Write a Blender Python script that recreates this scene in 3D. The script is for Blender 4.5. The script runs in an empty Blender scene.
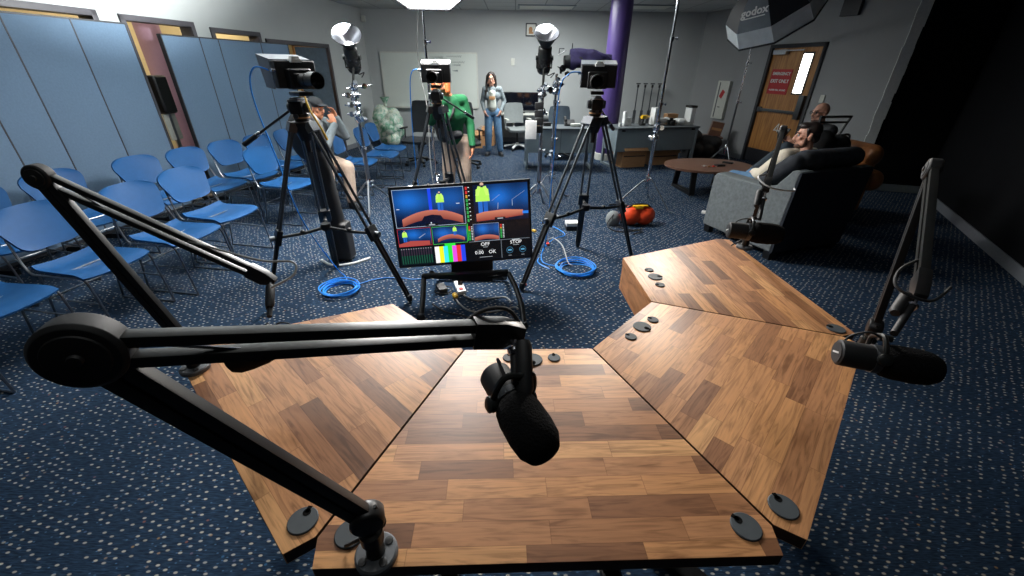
import bpy, bmesh, math, random
from mathutils import Vector, Matrix, noise
random.seed(7)
PI = math.pi
V = Vector
scene = bpy.context.scene
COL = scene.collection

# ------------------------------------------------------------------ materials
def lin(c):
    c = c/255.0
    return c/12.92 if c <= .04045 else ((c+.055)/1.055)**2.4
def rgb(r, g, b): return (lin(r), lin(g), lin(b), 1.0)

class NT:
    def __init__(s, name):
        s.m = bpy.data.materials.new(name); s.m.use_nodes = True
        s.t = s.m.node_tree; s.p = s.t.nodes['Principled BSDF']
    def n(s, typ, **kw):
        nd = s.t.nodes.new(typ)
        for k, v in kw.items(): setattr(nd, k, v)
        return nd
    def l(s, a, b): s.t.links.new(a, b)
    def math(s, op, a, b=None, c=None):
        nd = s.n('ShaderNodeMath', operation=op)
        for i, x in enumerate((a, b, c)):
            if x is None: continue
            if hasattr(x, 'links'): s.l(x, nd.inputs[i])
            else: nd.inputs[i].default_value = x
        return nd.outputs[0]
    def ramp(s, fac, stops, interp='LINEAR'):
        r = s.n('ShaderNodeValToRGB'); r.color_ramp.interpolation = interp
        e = r.color_ramp.elements
        while len(e) < len(stops): e.new(.5)
        for i, (p, c) in enumerate(stops): e[i].position = p; e[i].color = c
        s.l(fac, r.inputs[0]); return r.outputs[0]

def simple(name, col, rough=.5, metal=0., var=.06, scale=30., bump=0., spec=.5, sheen=0.):
    t = NT(name)
    nz = t.n('ShaderNodeTexNoise'); nz.inputs['Scale'].default_value = scale; nz.inputs['Detail'].default_value = 4
    tc = t.n('ShaderNodeTexCoord'); t.l(tc.outputs['Object'], nz.inputs['Vector'])
    lo = tuple(c*(1-var) for c in col[:3])+(1,); hi = tuple(min(1, c*(1+var)) for c in col[:3])+(1,)
    t.l(t.ramp(nz.outputs['Fac'], [(.3, lo), (.7, hi)]), t.p.inputs['Base Color'])
    t.p.inputs['Roughness'].default_value = rough; t.p.inputs['Metallic'].default_value = metal
    t.p.inputs['Specular IOR Level'].default_value = spec
    if sheen: t.p.inputs['Sheen Weight'].default_value = sheen
    if bump:
        b = t.n('ShaderNodeBump'); b.inputs['Strength'].default_value = bump; b.inputs['Distance'].default_value = .01
        t.l(nz.outputs['Fac'], b.inputs['Height']); t.l(b.outputs[0], t.p.inputs['Normal'])
    return t.m

def emis(name, col, strength, base=None):
    t = NT(name)
    t.p.inputs['Base Color'].default_value = base or col
    t.p.inputs['Emission Color'].default_value = col
    t.p.inputs['Emission Strength'].default_value = strength
    return t.m

def wood_block():
    t = NT('walnut_butcher_block')
    tc = t.n('ShaderNodeTexCoord'); oi = t.n('ShaderNodeObjectInfo')
    sp = t.n('ShaderNodeSeparateXYZ'); t.l(tc.outputs['Object'], sp.inputs[0])
    seed = t.math('MULTIPLY', oi.outputs['Random'], 37.0)
    row = t.math('FLOOR', t.math('DIVIDE', sp.outputs['Y'], .056))
    wn = t.n('ShaderNodeTexWhiteNoise', noise_dimensions='2D')
    cv = t.n('ShaderNodeCombineXYZ'); t.l(row, cv.inputs[0]); t.l(seed, cv.inputs[1]); t.l(cv.outputs[0], wn.inputs['Vector'])
    sw = t.n('ShaderNodeSeparateColor'); t.l(wn.outputs['Color'], sw.inputs[0])
    ln = t.math('MULTIPLY_ADD', sw.outputs[1], .22, .20)
    xx = t.math('ADD', t.math('DIVIDE', sp.outputs['X'], ln), t.math('MULTIPLY', sw.outputs[0], 9.0))
    colm = t.math('FLOOR', xx)
    wn2 = t.n('ShaderNodeTexWhiteNoise', noise_dimensions='3D')
    cv2 = t.n('ShaderNodeCombineXYZ'); t.l(row, cv2.inputs[0]); t.l(colm, cv2.inputs[1]); t.l(seed, cv2.inputs[2]); t.l(cv2.outputs[0], wn2.inputs['Vector'])
    base = t.ramp(wn2.outputs['Value'], [(0, rgb(112, 76, 52)), (.12, rgb(140, 96, 66)), (.3, rgb(168, 118, 80)), (.55, rgb(186, 134, 92)), (.8, rgb(192, 138, 90)), (1, rgb(206, 156, 106))])
    # grain: noise stretched along the strip, shifted per block
    off = t.n('ShaderNodeVectorMath', operation='SCALE'); t.l(wn2.outputs['Color'], off.inputs[0]); off.inputs['Scale'].default_value = 20
    ad = t.n('ShaderNodeVectorMath', operation='ADD'); t.l(tc.outputs['Object'], ad.inputs[0]); t.l(off.outputs[0], ad.inputs[1])
    mp = t.n('ShaderNodeMapping'); mp.inputs['Scale'].default_value = (3.0, 34, 10); t.l(ad.outputs[0], mp.inputs[0])
    g = t.n('ShaderNodeTexNoise'); g.inputs['Scale'].default_value = 1.6; g.inputs['Detail'].default_value = 6; g.inputs['Distortion'].default_value = 2.2
    t.l(mp.outputs[0], g.inputs['Vector'])
    gr = t.ramp(g.outputs['Fac'], [(.3, (.5, .46, .42, 1)), (.52, (.95, .95, .95, 1)), (.72, (1.12, 1.1, 1.06, 1))])
    mp2 = t.n('ShaderNodeMapping'); mp2.inputs['Scale'].default_value = (5, 13, 5); t.l(ad.outputs[0], mp2.inputs[0])
    g2 = t.n('ShaderNodeTexNoise'); g2.inputs['Scale'].default_value = 1.3; g2.inputs['Detail'].default_value = 3; t.l(mp2.outputs[0], g2.inputs['Vector'])
    gr2 = t.ramp(g2.outputs['Fac'], [(.25, (.55, .5, .46, 1)), (.45, (1, 1, 1, 1))])
    m1 = t.n('ShaderNodeMixRGB', blend_type='MULTIPLY'); m1.inputs[0].default_value = .9; t.l(base, m1.inputs[1]); t.l(gr, m1.inputs[2])
    m2 = t.n('ShaderNodeMixRGB', blend_type='MULTIPLY'); m2.inputs[0].default_value = .75; t.l(m1.outputs[0], m2.inputs[1]); t.l(gr2, m2.inputs[2])
    # thin glue lines
    fy = t.math('FRACT', t.math('DIVIDE', sp.outputs['Y'], .056)); fx = t.math('FRACT', xx)
    ed = t.math('MINIMUM', t.math('MULTIPLY', t.math('MINIMUM', fy, t.math('SUBTRACT', 1.0, fy)), .056), t.math('MULTIPLY', t.math('MINIMUM', fx, t.math('SUBTRACT', 1.0, fx)), ln))
    gl = t.math('LESS_THAN', ed, .0009)
    m3 = t.n('ShaderNodeMixRGB', blend_type='MULTIPLY'); t.l(t.math('MULTIPLY', gl, .45), m3.inputs[0]); t.l(m2.outputs[0], m3.inputs[1]); m3.inputs[2].default_value = (.3, .22, .16, 1)
    t.l(m3.outputs[0], t.p.inputs['Base Color'])
    t.p.inputs['Roughness'].default_value = .46
    t.p.inputs['Specular IOR Level'].default_value = .38
    return t.m

def carpet_mat():
    t = NT('speckled_blue_carpet')
    tc = t.n('ShaderNodeTexCoord')
    def layer(rot, sc, rand, seedoff, thr, keep):
        mp = t.n('ShaderNodeMapping'); mp.inputs['Rotation'].default_value = (0, 0, rot); mp.inputs['Scale'].default_value = sc; mp.inputs['Location'].default_value = (seedoff, seedoff*.7, 0)
        t.l(tc.outputs['Object'], mp.inputs[0])
        v = t.n('ShaderNodeTexVoronoi', voronoi_dimensions='2D'); v.inputs['Scale'].default_value = 1; v.inputs['Randomness'].default_value = rand
        t.l(mp.outputs[0], v.inputs['Vector'])
        sc_ = t.n('ShaderNodeSeparateColor'); t.l(v.outputs['Color'], sc_.inputs[0])
        d = t.n('ShaderNodeMapRange'); d.inputs[1].default_value = thr; d.inputs[2].default_value = thr*.55; t.l(v.outputs['Distance'], d.inputs[0])
        k = t.math('GREATER_THAN', sc_.outputs[0], 1-keep)
        return t.math('MULTIPLY', d.outputs[0], k), sc_
    a, s1 = layer(.5, (21, 38, 1), .42, 0, .205, .66)
    b, s2 = layer(.5, (36, 70, 1), .9, 3.3, .2, .12)
    c, s3 = layer(.2, (16, 22, 1), 1.0, 9.1, .12, .25)
    nz = t.n('ShaderNodeTexNoise'); nz.inputs['Scale'].default_value = 1; nz.inputs['Detail'].default_value = 3
    mpn = t.n('ShaderNodeMapping'); mpn.inputs['Rotation'].default_value = (0, 0, .2); mpn.inputs['Scale'].default_value = (26, 170, 1); t.l(tc.outputs['Object'], mpn.inputs[0]); t.l(mpn.outputs[0], nz.inputs['Vector'])
    base = t.ramp(nz.outputs['Fac'], [(.3, rgb(18, 30, 45)), (.5, rgb(30, 47, 67)), (.7, rgb(43, 65, 88))])
    dash = t.ramp(s1.outputs[1], [(0, rgb(150, 146, 134)), (.5, rgb(190, 184, 170)), (1, rgb(150, 152, 150))])
    m1 = t.n('ShaderNodeMixRGB'); t.l(t.math('MULTIPLY', a, .85), m1.inputs[0]); t.l(base, m1.inputs[1]); t.l(dash, m1.inputs[2])
    m2 = t.n('ShaderNodeMixRGB'); t.l(t.math('MULTIPLY', b, .6), m2.inputs[0]); t.l(m1.outputs[0], m2.inputs[1]); m2.inputs[2].default_value = rgb(84, 118, 150)
    dd = t.ramp(s3.outputs[1], [(0, rgb(150, 90, 60)), (.5, rgb(60, 110, 150)), (1, rgb(170, 130, 70))])
    m3 = t.n('ShaderNodeMixRGB'); t.l(t.math('MULTIPLY', c, .6), m3.inputs[0]); t.l(m2.outputs[0], m3.inputs[1]); t.l(dd, m3.inputs[2])
    t.l(m3.outputs[0], t.p.inputs['Base Color'])
    t.p.inputs['Roughness'].default_value = .95; t.p.inputs['Specular IOR Level'].default_value = .1
    bp = t.n('ShaderNodeBump'); bp.inputs['Strength'].default_value = .4; bp.inputs['Distance'].default_value = .004
    t.l(nz.outputs['Fac'], bp.inputs['Height']); t.l(bp.outputs[0], t.p.inputs['Normal'])
    return t.m

def ceiling_mat():
    t = NT('ceiling_tiles')
    tc = t.n('ShaderNodeTexCoord'); br = t.n('ShaderNodeTexBrick'); br.offset = 0
    t.l(tc.outputs['Object'], br.inputs['Vector'])
    br.inputs['Scale'].default_value = 1; br.inputs['Brick Width'].default_value = .61; br.inputs['Row Height'].default_value = .61
    br.inputs['Mortar Size'].default_value = .012; br.inputs['Mortar Smooth'].default_value = .1
    br.inputs['Color1'].default_value = rgb(176, 180, 180); br.inputs['Color2'].default_value = rgb(168, 172, 172); br.inputs['Mortar'].default_value = rgb(128, 132, 134)
    t.l(br.outputs['Color'], t.p.inputs['Base Color']); t.p.inputs['Roughness'].default_value = .9
    return t.m

def door_wood():
    t = NT('door_wood_veneer')
    tc = t.n('ShaderNodeTexCoord'); mp = t.n('ShaderNodeMapping'); mp.inputs['Scale'].default_value = (14, 14, 1.2); t.l(tc.outputs['Object'], mp.inputs[0])
    nz = t.n('ShaderNodeTexNoise'); nz.inputs['Scale'].default_value = 2; nz.inputs['Detail'].default_value = 5; nz.inputs['Distortion'].default_value = .8; t.l(mp.outputs[0], nz.inputs['Vector'])
    t.l(t.ramp(nz.outputs['Fac'], [(.3, rgb(140, 92, 48)), (.7, rgb(190, 136, 78))]), t.p.inputs['Base Color'])
    t.p.inputs['Roughness'].default_value = .35
    return t.m

def translucent_bag():
    t = NT('translucent_plastic_bag')
    tc = t.n('ShaderNodeTexCoord'); nz = t.n('ShaderNodeTexNoise'); nz.inputs['Scale'].default_value = 7; nz.inputs['Detail'].default_value = 4; nz.inputs['Distortion'].default_value = 1.5
    t.l(tc.outputs['Object'], nz.inputs['Vector'])
    t.l(t.ramp(nz.outputs['Fac'], [(.3, rgb(70, 150, 110)), (.45, rgb(150, 185, 165)), (.58, rgb(214, 222, 212)), (.75, rgb(170, 190, 130))]), t.p.inputs['Base Color'])
    t.p.inputs['Roughness'].default_value = .25; t.p.inputs['Transmission Weight'].default_value = .1
    return t.m

M = {}
M['wood'] = wood_block(); M['carpet'] = carpet_mat(); M['ceil'] = ceiling_mat(); M['doorwood'] = door_wood()
M['desk_edge'] = simple('shaded_walnut_edge', rgb(58, 36, 24), .6, var=.2, scale=12)  # walnut darkened to paint the shade on unlit edges
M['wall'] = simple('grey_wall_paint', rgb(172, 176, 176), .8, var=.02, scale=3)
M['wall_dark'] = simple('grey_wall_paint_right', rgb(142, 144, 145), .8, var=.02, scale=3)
M['wall_black'] = simple('matte_black_wall', rgb(14, 15, 18), .9, var=.1, scale=4, spec=.15)
M['cream'] = simple('cream_wall', rgb(222, 205, 160), .8, var=.03, scale=3)
M['base_grey'] = simple('grey_vinyl_baseboard', rgb(120, 124, 130), .5)
M['partition'] = simple('blue_acoustic_fabric', rgb(98, 119, 141), .95, var=.05, scale=60, bump=.1, spec=.1)
M['frame_dark'] = simple('dark_frame_metal', rgb(38, 40, 46), .5)
M['door_frame'] = simple('charcoal_door_frame', rgb(64, 62, 68), .5)
M['black'] = simple('black_powder_coat', rgb(20, 21, 22), .38, spec=.5, var=.1)
M['black_matte'] = simple('black_matte_plastic', rgb(24, 25, 27), .6)
M['satin_black'] = simple('satin_black_metal', rgb(40, 42, 41), .34, metal=.45)
M['slot'] = simple('slot_shadow_black', rgb(6, 6, 7), .9, spec=.1)
M['foam'] = simple('black_foam', rgb(11, 11, 12), .95, var=.5, scale=260, bump=.5, spec=.15)
M['rubber'] = simple('dark_rubber', rgb(32, 36, 40), .55)
M['grommet'] = simple('slate_plastic_grommet', rgb(58, 64, 68), .6, spec=.35)
M['chrome'] = simple('polished_chrome', rgb(205, 208, 214), .16, metal=1)
M['alu'] = simple('brushed_aluminium', rgb(160, 164, 170), .3, metal=1)
M['tube_grey'] = simple('tripod_grey_tube', rgb(88, 92, 96), .3, metal=.7)
M['chair_blue'] = simple('blue_moulded_plastic', rgb(30, 76, 124), .45, var=.04, spec=.14)
M['steel_leg'] = simple('satin_steel_rod', rgb(140, 144, 150), .28, metal=1)
M['white'] = simple('white_plastic', rgb(222, 224, 222), .4)
M['offwhite'] = simple('offwhite_paint', rgb(196, 198, 190), .5)
M['blue_cable'] = simple('bright_blue_cable', rgb(24, 132, 226), .4)
M['grey_cable'] = simple('grey_cable', rgb(150, 152, 150), .45)
M['orange'] = simple('orange_nylon', rgb(228, 70, 24), .6, var=.15, scale=14, bump=.3)
M['yellow'] = simple('yellow_plastic', rgb(224, 176, 32), .45)
M['purple'] = simple('purple_column_paint', rgb(72, 56, 112), .34, var=.03)
M['mauve'] = simple('mauve_column_paint', rgb(176, 142, 168), .5, var=.03)
M['purple_cloth'] = simple('dark_purple_cloth', rgb(48, 38, 84), .8, var=.25, scale=16, bump=.4)
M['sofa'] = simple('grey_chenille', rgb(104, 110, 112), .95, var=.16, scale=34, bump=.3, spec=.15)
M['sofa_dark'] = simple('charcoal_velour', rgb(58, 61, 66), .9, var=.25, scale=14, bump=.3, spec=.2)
M['sofa_back'] = simple('shaded_upholstery_back', rgb(44, 48, 54), .95, var=.1, spec=.1)  # shade of the unlit chair back put into the cloth colour
M['leather'] = simple('brown_leather', rgb(146, 92, 50), .45, var=.2, scale=9, bump=.2)
M['tablewood'] = simple('brown_laminate', rgb(112, 80, 64), .35, var=.15, scale=8)
M['desk_grey'] = simple('grey_steel_desk', rgb(112, 124, 130), .5, var=.03)
M['desk_top'] = simple('grey_desk_laminate', rgb(84, 90, 94), .4)
M['card'] = simple('corrugated_cardboard', rgb(170, 128, 88), .8, var=.08)
M['whiteboard'] = simple('whiteboard_enamel', rgb(205, 212, 206), .25, var=.01)
M['ink'] = simple('faded_marker_ink', rgb(110, 122, 128), .6)
M['mesh_black'] = simple('black_mesh_fabric', rgb(34, 38, 42), .8)
M['mesh_grey'] = simple('grey_mesh_fabric', rgb(120, 126, 126), .8)
M['bag'] = translucent_bag()
M['skin'] = simple('light_skin', rgb(206, 152, 128), .5, var=.06, scale=14)
M['skin2'] = simple('warm_skin', rgb(212, 140, 104), .5, var=.06, scale=14)
M['hair_dark'] = simple('dark_brown_hair', rgb(36, 27, 24), .45, var=.3, scale=40)
M['hair_red'] = simple('auburn_hair', rgb(176, 98, 52), .5, var=.3, scale=40)
M['stubble'] = simple('brown_beard', rgb(84, 58, 46), .7, var=.3, scale=60)
M['jeans'] = simple('blue_denim', rgb(82, 116, 148), .85, var=.15, scale=20)
M['jeans_dark'] = simple('dark_slate_trousers', rgb(56, 68, 78), .85, var=.15, scale=20)
M['cardigan'] = simple('grey_knit', rgb(118, 128, 132), .9, var=.1, scale=40)
M['tee_pale'] = simple('pale_tee', rgb(190, 194, 184), .85)
M['green'] = simple('green_jacket', rgb(18, 100, 58), .75, var=.2, scale=16)
M['beige'] = simple('beige_trousers', rgb(190, 168, 150), .85, var=.08)
M['cream_shirt'] = simple('cream_shirt', rgb(226, 216, 196), .8, var=.06, scale=16)
M['vest'] = simple('charcoal_vest', rgb(50, 58, 62), .85, var=.3, scale=20)
M['dark_shirt'] = simple('black_shirt', rgb(34, 36, 40), .8, var=.1)
M['shoe'] = simple('dark_shoe', rgb(30, 32, 36), .6)
M['lens'] = simple('lens_glass', rgb(10, 12, 20), .05, spec=.9)
M['key'] = emis('lit_softbox_diffuser', (1, .97, .94, 1), 95)
M['cob'] = emis('lit_led_chip', (1, .98, 1, 1), 12)
M['winlight'] = emis('bright_vision_glass', (1, .96, .88, 1), 6)
M['warm_glass'] = emis('warm_lit_window_glass', rgb(226, 170, 70), .8)
M['silver'] = simple('silver_reflector', rgb(170, 172, 178), .3, metal=1)
M['softwhite'] = simple('white_diffusion_cloth', rgb(215, 222, 224), .8, var=.08, scale=12)
M['soft_black'] = simple('black_softbox_nylon', rgb(22, 25, 31), .6)
M['soft_grey'] = simple('grey_softbox_nylon', rgb(96, 104, 112), .6, var=.15, scale=8)
M['red'] = simple('red_sign_paint', rgb(176, 38, 44), .5)
M['red_soft'] = simple('red_cloth', rgb(196, 52, 38), .7)
M['sign_grey'] = simple('grey_sign_face', rgb(84, 88, 92), .5)
M['blue_item'] = simple('blue_plastic', rgb(40, 110, 210), .5)

# ------------------------------------------------------------------ mesh builder
class MB:
    def __init__(s): s.v = []; s.f = []; s.mi = []; s.cur = 0
    def mat(s, i): s.cur = i; return s
    def add(s, vs, fs):
        o = len(s.v); s.v += [V(p) for p in vs]
        for f in fs: s.f.append([o+i for i in f]); s.mi.append(s.cur)
        return s
    def box(s, c, size, R=None, taper=1.0):
        x, y, z = (d/2 for d in size); c = V(c)
        vs = []
        for dz in (-1, 1):
            k = taper if dz > 0 else 1
            for dx, dy in ((-1, -1), (1, -1), (1, 1), (-1, 1)):
                p = V((dx*x*k, dy*y*k, dz*z)); vs.append(c+(R @ p if R else p))
        return s.add(vs, [(3, 2, 1, 0), (4, 5, 6, 7), (0, 1, 5, 4), (1, 2, 6, 5), (2, 3, 7, 6), (3, 0, 4, 7)])
    def beam(s, a, b, w, h, up=(0, 0, 1)):
        a, b = V(a), V(b); d = (b-a); L = d.length; d.normalize()
        u = V(up); u = (u-d*u.dot(d)).normalized(); r = d.cross(u)
        R = Matrix((r, d, u)).transposed()
        return s.box((a+b)/2, (w, L, h), R)
    def tube(s, pts, r, n=8, closed=False):
        pts = [V(p) for p in pts]; N = len(pts)
        rr = r if isinstance(r, (list, tuple)) else [r]*N
        T = []
        for i in range(N):
            if closed: t = pts[(i+1) % N]-pts[i-1]
            else: t = pts[min(i+1, N-1)]-pts[max(i-1, 0)]
            T.append(t.normalized() if t.length > 1e-9 else V((0, 0, 1)))
        u = T[0].orthogonal().normalized(); vs = []
        for i in range(N):
            u = (u-T[i]*u.dot(T[i]))
            u = u.normalized() if u.length > 1e-6 else T[i].orthogonal().normalized()
            w = T[i].cross(u)
            for k in range(n):
                a = 2*PI*k/n; vs.append(pts[i]+(u*math.cos(a)+w*math.sin(a))*rr[i])
        fs = []
        for i in range(N if closed else N-1):
            j = (i+1) % N
            for k in range(n):
                fs.append((i*n+k, i*n+(k+1) % n, j*n+(k+1) % n, j*n+k))
        if not closed:
            fs.append(tuple(range(n-1, -1, -1))); fs.append(tuple((N-1)*n+k for k in range(n)))
        return s.add(vs, fs)
    def lathe(s, prof, n=24, o=(0, 0, 0), ax=(0, 0, 1)):
        """prof: (radius, height along ax); closed with caps where radius > 0"""
        o = V(o); ax = V(ax).normalized(); u = ax.orthogonal().normalized(); w = ax.cross(u); vs = []; fs = []
        for r, h in prof:
            for k in range(n):
                a = 2*PI*k/n; vs.append(o+ax*h+(u*math.cos(a)+w*math.sin(a))*max(r, 1e-5))
        for i in range(len(prof)-1):
            for k in range(n): fs.append((i*n+k, i*n+(k+1) % n, (i+1)*n+(k+1) % n, (i+1)*n+k))
        fs.append(tuple(range(n-1, -1, -1))); fs.append(tuple((len(prof)-1)*n+k for k in range(n)))
        return s.add(vs, fs)
    def ball(s, c, r, R=None, nu=16, nv=10):
        if not isinstance(r, (tuple, list)): r = (r, r, r)
        c = V(c); vs = []; fs = []
        for i in range(nv+1):
            th = PI*i/nv
            for k in range(nu):
                a = 2*PI*k/nu
                p = V((r[0]*math.sin(th)*math.cos(a), r[1]*math.sin(th)*math.sin(a), r[2]*math.cos(th)))
                vs.append(c+(R @ p if R else p))
        for i in range(nv):
            for k in range(nu): fs.append((i*nu+k, (i+1)*nu+k, (i+1)*nu+(k+1) % nu, i*nu+(k+1) % nu))
        return s.add(vs, fs)
    def caps(s, a, ra, b, rb, n=12):
        a, b = V(a), V(b); d = b-a; L = d.length
        if L < 1e-6: return s.ball(a, ra)
        prof = [(0, -ra)]+[(ra*math.cos(t), ra*math.sin(t)) for t in (-1.2, -.8, -.4, 0)]
        prof += [(rb*math.cos(t), L+rb*math.sin(t)) for t in (0, .4, .8, 1.2)]+[(0, L+rb)]
        return s.lathe(prof, n, a, d)
    def prism(s, poly, z0, z1):
        n = len(poly)
        vs = [(p[0], p[1], z0) for p in poly]+[(p[0], p[1], z1) for p in poly]
        fs = [tuple(range(n-1, -1, -1)), tuple(range(n, 2*n))]+[(i, (i+1) % n, n+(i+1) % n, n+i) for i in range(n)]
        return s.add(vs, fs)
    def grid(s, fn, nu, nv, thick=0.):
        """sheet fn(u,v) in 0..1; thickness along the vertex normal"""
        P = [[V(fn(i/nu, j/nv)) for j in range(nv+1)] for i in range(nu+1)]
        def nrm(i, j):
            a = P[min(i+1, nu)][j]-P[max(i-1, 0)][j]; b = P[i][min(j+1, nv)]-P[i][max(j-1, 0)]
            c = a.cross(b); return c.normalized() if c.length > 1e-12 else V((0, 0, 1))
        W = nv+1; top = [P[i][j] for i in range(nu+1) for j in range(W)]
        fs = [(i*W+j, (i+1)*W+j, (i+1)*W+j+1, i*W+j+1) for i in range(nu) for j in range(nv)]
        if not thick: return s.add(top, fs)
        K = len(top); bot = [P[i][j]-nrm(i, j)*thick for i in range(nu+1) for j in range(W)]
        fs = fs+[(K+f[3], K+f[2], K+f[1], K+f[0]) for f in fs]
        rim = [(i, 0) for i in range(nu+1)]+[(nu, j) for j in range(1, nv+1)]+[(i, nv) for i in range(nu-1, -1, -1)]+[(0, j) for j in range(nv-1, 0, -1)]
        ids = [i*W+j for i, j in rim]
        for k in range(len(ids)):
            a, b = ids[k], ids[(k+1) % len(ids)]; fs.append((b, a, K+a, K+b))
        return s.add(top+bot, fs)
    def mesh(s, name, bevel=0., seg=2, ang=38, flip=True):
        me = bpy.data.meshes.new(name); me.from_pydata(s.v, [], s.f)
        for p, m in zip(me.polygons, s.mi): p.material_index = m
        bm = bmesh.new(); bm.from_mesh(me)
        bmesh.ops.remove_doubles(bm, verts=bm.verts, dist=1e-6)
        bmesh.ops.recalc_face_normals(bm, faces=bm.faces)
        if bevel:
            ed = [e for e in bm.edges if len(e.link_faces) == 2 and e.calc_face_angle(0) > math.radians(35)]
            bmesh.ops.bevel(bm, geom=ed, offset=bevel, segments=seg, affect='EDGES', profile=.7, clamp_overlap=True)
        bm.to_mesh(me); bm.free()
        me.shade_smooth(); me.set_sharp_from_angle(angle=math.radians(ang))
        return me
    def build(s, name, mats, parent=None, bevel=0., seg=2, label=None, loc=None, rz=0., ang=38):
        o = bpy.data.objects.new(name, s.mesh(name, bevel, seg, ang)); COL.objects.link(o)
        for m in (mats if isinstance(mats, (list, tuple)) else [mats]): o.data.materials.append(M[m] if isinstance(m, str) else m)
        if parent: o.parent = parent
        if label: o['label'] = label
        if loc is not None: o.location = loc
        o.rotation_euler.z = rz
        return o

def thing(name, label, cat, loc=(0, 0, 0), rz=0., group=None):
    o = bpy.data.objects.new(name, None); COL.objects.link(o); o.empty_display_size = .1
    o.location = loc; o.rotation_euler.z = rz
    return tag(o, label, cat, group)
def tag(o, label, cat, group=None):
    o['label'] = label; o['category'] = cat
    if group: o['group'] = group
    return o
def struct(o): o['kind'] = 'structure'; return o
def copy_tree(o, parent=None):
    c = o.copy(); COL.objects.link(c)
    if parent: c.parent = parent
    for ch in list(o.children): copy_tree(ch, c)
    return c
def spline(pts, n=8, closed=False):
    pts = [V(p) for p in pts]; N = len(pts); out = []
    for i in range(N if closed else N-1):
        g = (lambda k: pts[k % N]) if closed else (lambda k: pts[max(0, min(N-1, k))])
        p0, p1, p2, p3 = g(i-1), g(i), g(i+1), g(i+2)
        for k in range(n):
            t = k/n; out.append(.5*((2*p1)+(p2-p0)*t+(2*p0-5*p1+4*p2-p3)*t*t+(3*p1-p0-3*p2+p3)*t**3))
    if not closed: out.append(pts[-1])
    return out
def basis(d, up=(0, 0, 1)):
    """matrix whose columns are right, forward d, up"""
    d = V(d).normalized(); u = V(up); u = (u-d*u.dot(d)).normalized(); r = d.cross(u)
    return Matrix((r, d, u)).transposed()
def text_geo(txt, size, align='CENTER', extrude=0., bold=0.):
    cu = bpy.data.curves.new('lettering', 'FONT'); cu.body = txt; cu.size = size; cu.align_x = align; cu.align_y = 'CENTER'; cu.resolution_u = 2; cu.extrude = extrude; cu.offset = bold
    o = bpy.data.objects.new('lettering', cu); COL.objects.link(o)
    dg = bpy.context.evaluated_depsgraph_get(); me = bpy.data.meshes.new_from_object(o.evaluated_get(dg))
    vs = [v.co.copy() for v in me.vertices]; fs = [tuple(p.vertices) for p in me.polygons]
    bpy.data.objects.remove(o); bpy.data.curves.remove(cu); bpy.data.meshes.remove(me)
    return vs, fs
def lettering(name, txt, size, org, R, mat, parent, extrude=.001):
    vs, fs = text_geo(txt, size, extrude=extrude, bold=size*.028)
    mb = MB(); mb.add([V(org)+R @ V((p.x, -p.z, p.y)) for p in vs], fs)   # R columns: reading direction, into the surface, up
    return mb.build(name, mat, parent)
def remeshed(name, mb, voxel, mat, parent, smooth=4, fac=.5, label=None):
    """one continuous surface grown over overlapping closed shapes"""
    o = bpy.data.objects.new('tmp', mb.mesh('tmp')); COL.objects.link(o)
    r = o.modifiers.new('r', 'REMESH'); r.mode = 'VOXEL'; r.voxel_size = voxel
    if smooth: sm = o.modifiers.new('s', 'SMOOTH'); sm.factor = fac; sm.iterations = smooth
    dg = bpy.context.evaluated_depsgraph_get(); me = bpy.data.meshes.new_from_object(o.evaluated_get(dg)); me.name = name
    bpy.data.objects.remove(o)
    me.materials.clear(); me.materials.append(M[mat]); me.shade_smooth()
    q = bpy.data.objects.new(name, me); COL.objects.link(q)
    if parent: q.parent = parent
    if label: q['label'] = label
    return q

# ------------------------------------------------------------------ the room
CEIL = 2.82
class Line:
    """a wall line in plan: x = x0 + s (y - y0); d is measured away from the room"""
    def __init__(s, x0, y0, sl, side): s.x0, s.y0, s.sl = x0, y0, sl; n = V((side, -side*sl, 0)); s.n = n.normalized()
    def p(s, y, d=0., z=0.): q = V((s.x0+s.sl*(y-s.y0), y, z)); return q+s.n*d
    def slab(s, mb, y0, y1, z0, z1, d0, d1):
        a = [s.p(y0, d0), s.p(y1, d0), s.p(y1, d1), s.p(y0, d1)]
        return mb.prism([(q.x, q.y) for q in a], z0, z1)
    def R(s):   # columns: along the wall (towards the camera's right as seen from the room), outward, up
        r = s.n.cross(V((0, 0, 1))); return Matrix((r, s.n, V((0, 0, 1)))).transposed()
WL = Line(-4.75, 3.6, .167, -1); WR = Line(4.906, 8.94, -.2754, 1); WK = Line(5.844, 5.316, .5735, 1)

f = MB().prism([(-8.5, -2), (8, -2), (8, 12), (-8.5, 12)], -.1, 0).build('floor', 'carpet'); struct(f)
f = MB().prism([(-8.5, -2), (8, -2), (8, 12), (-8.5, 12)], CEIL, CEIL+.1).build('ceiling', 'ceil'); struct(f)

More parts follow.
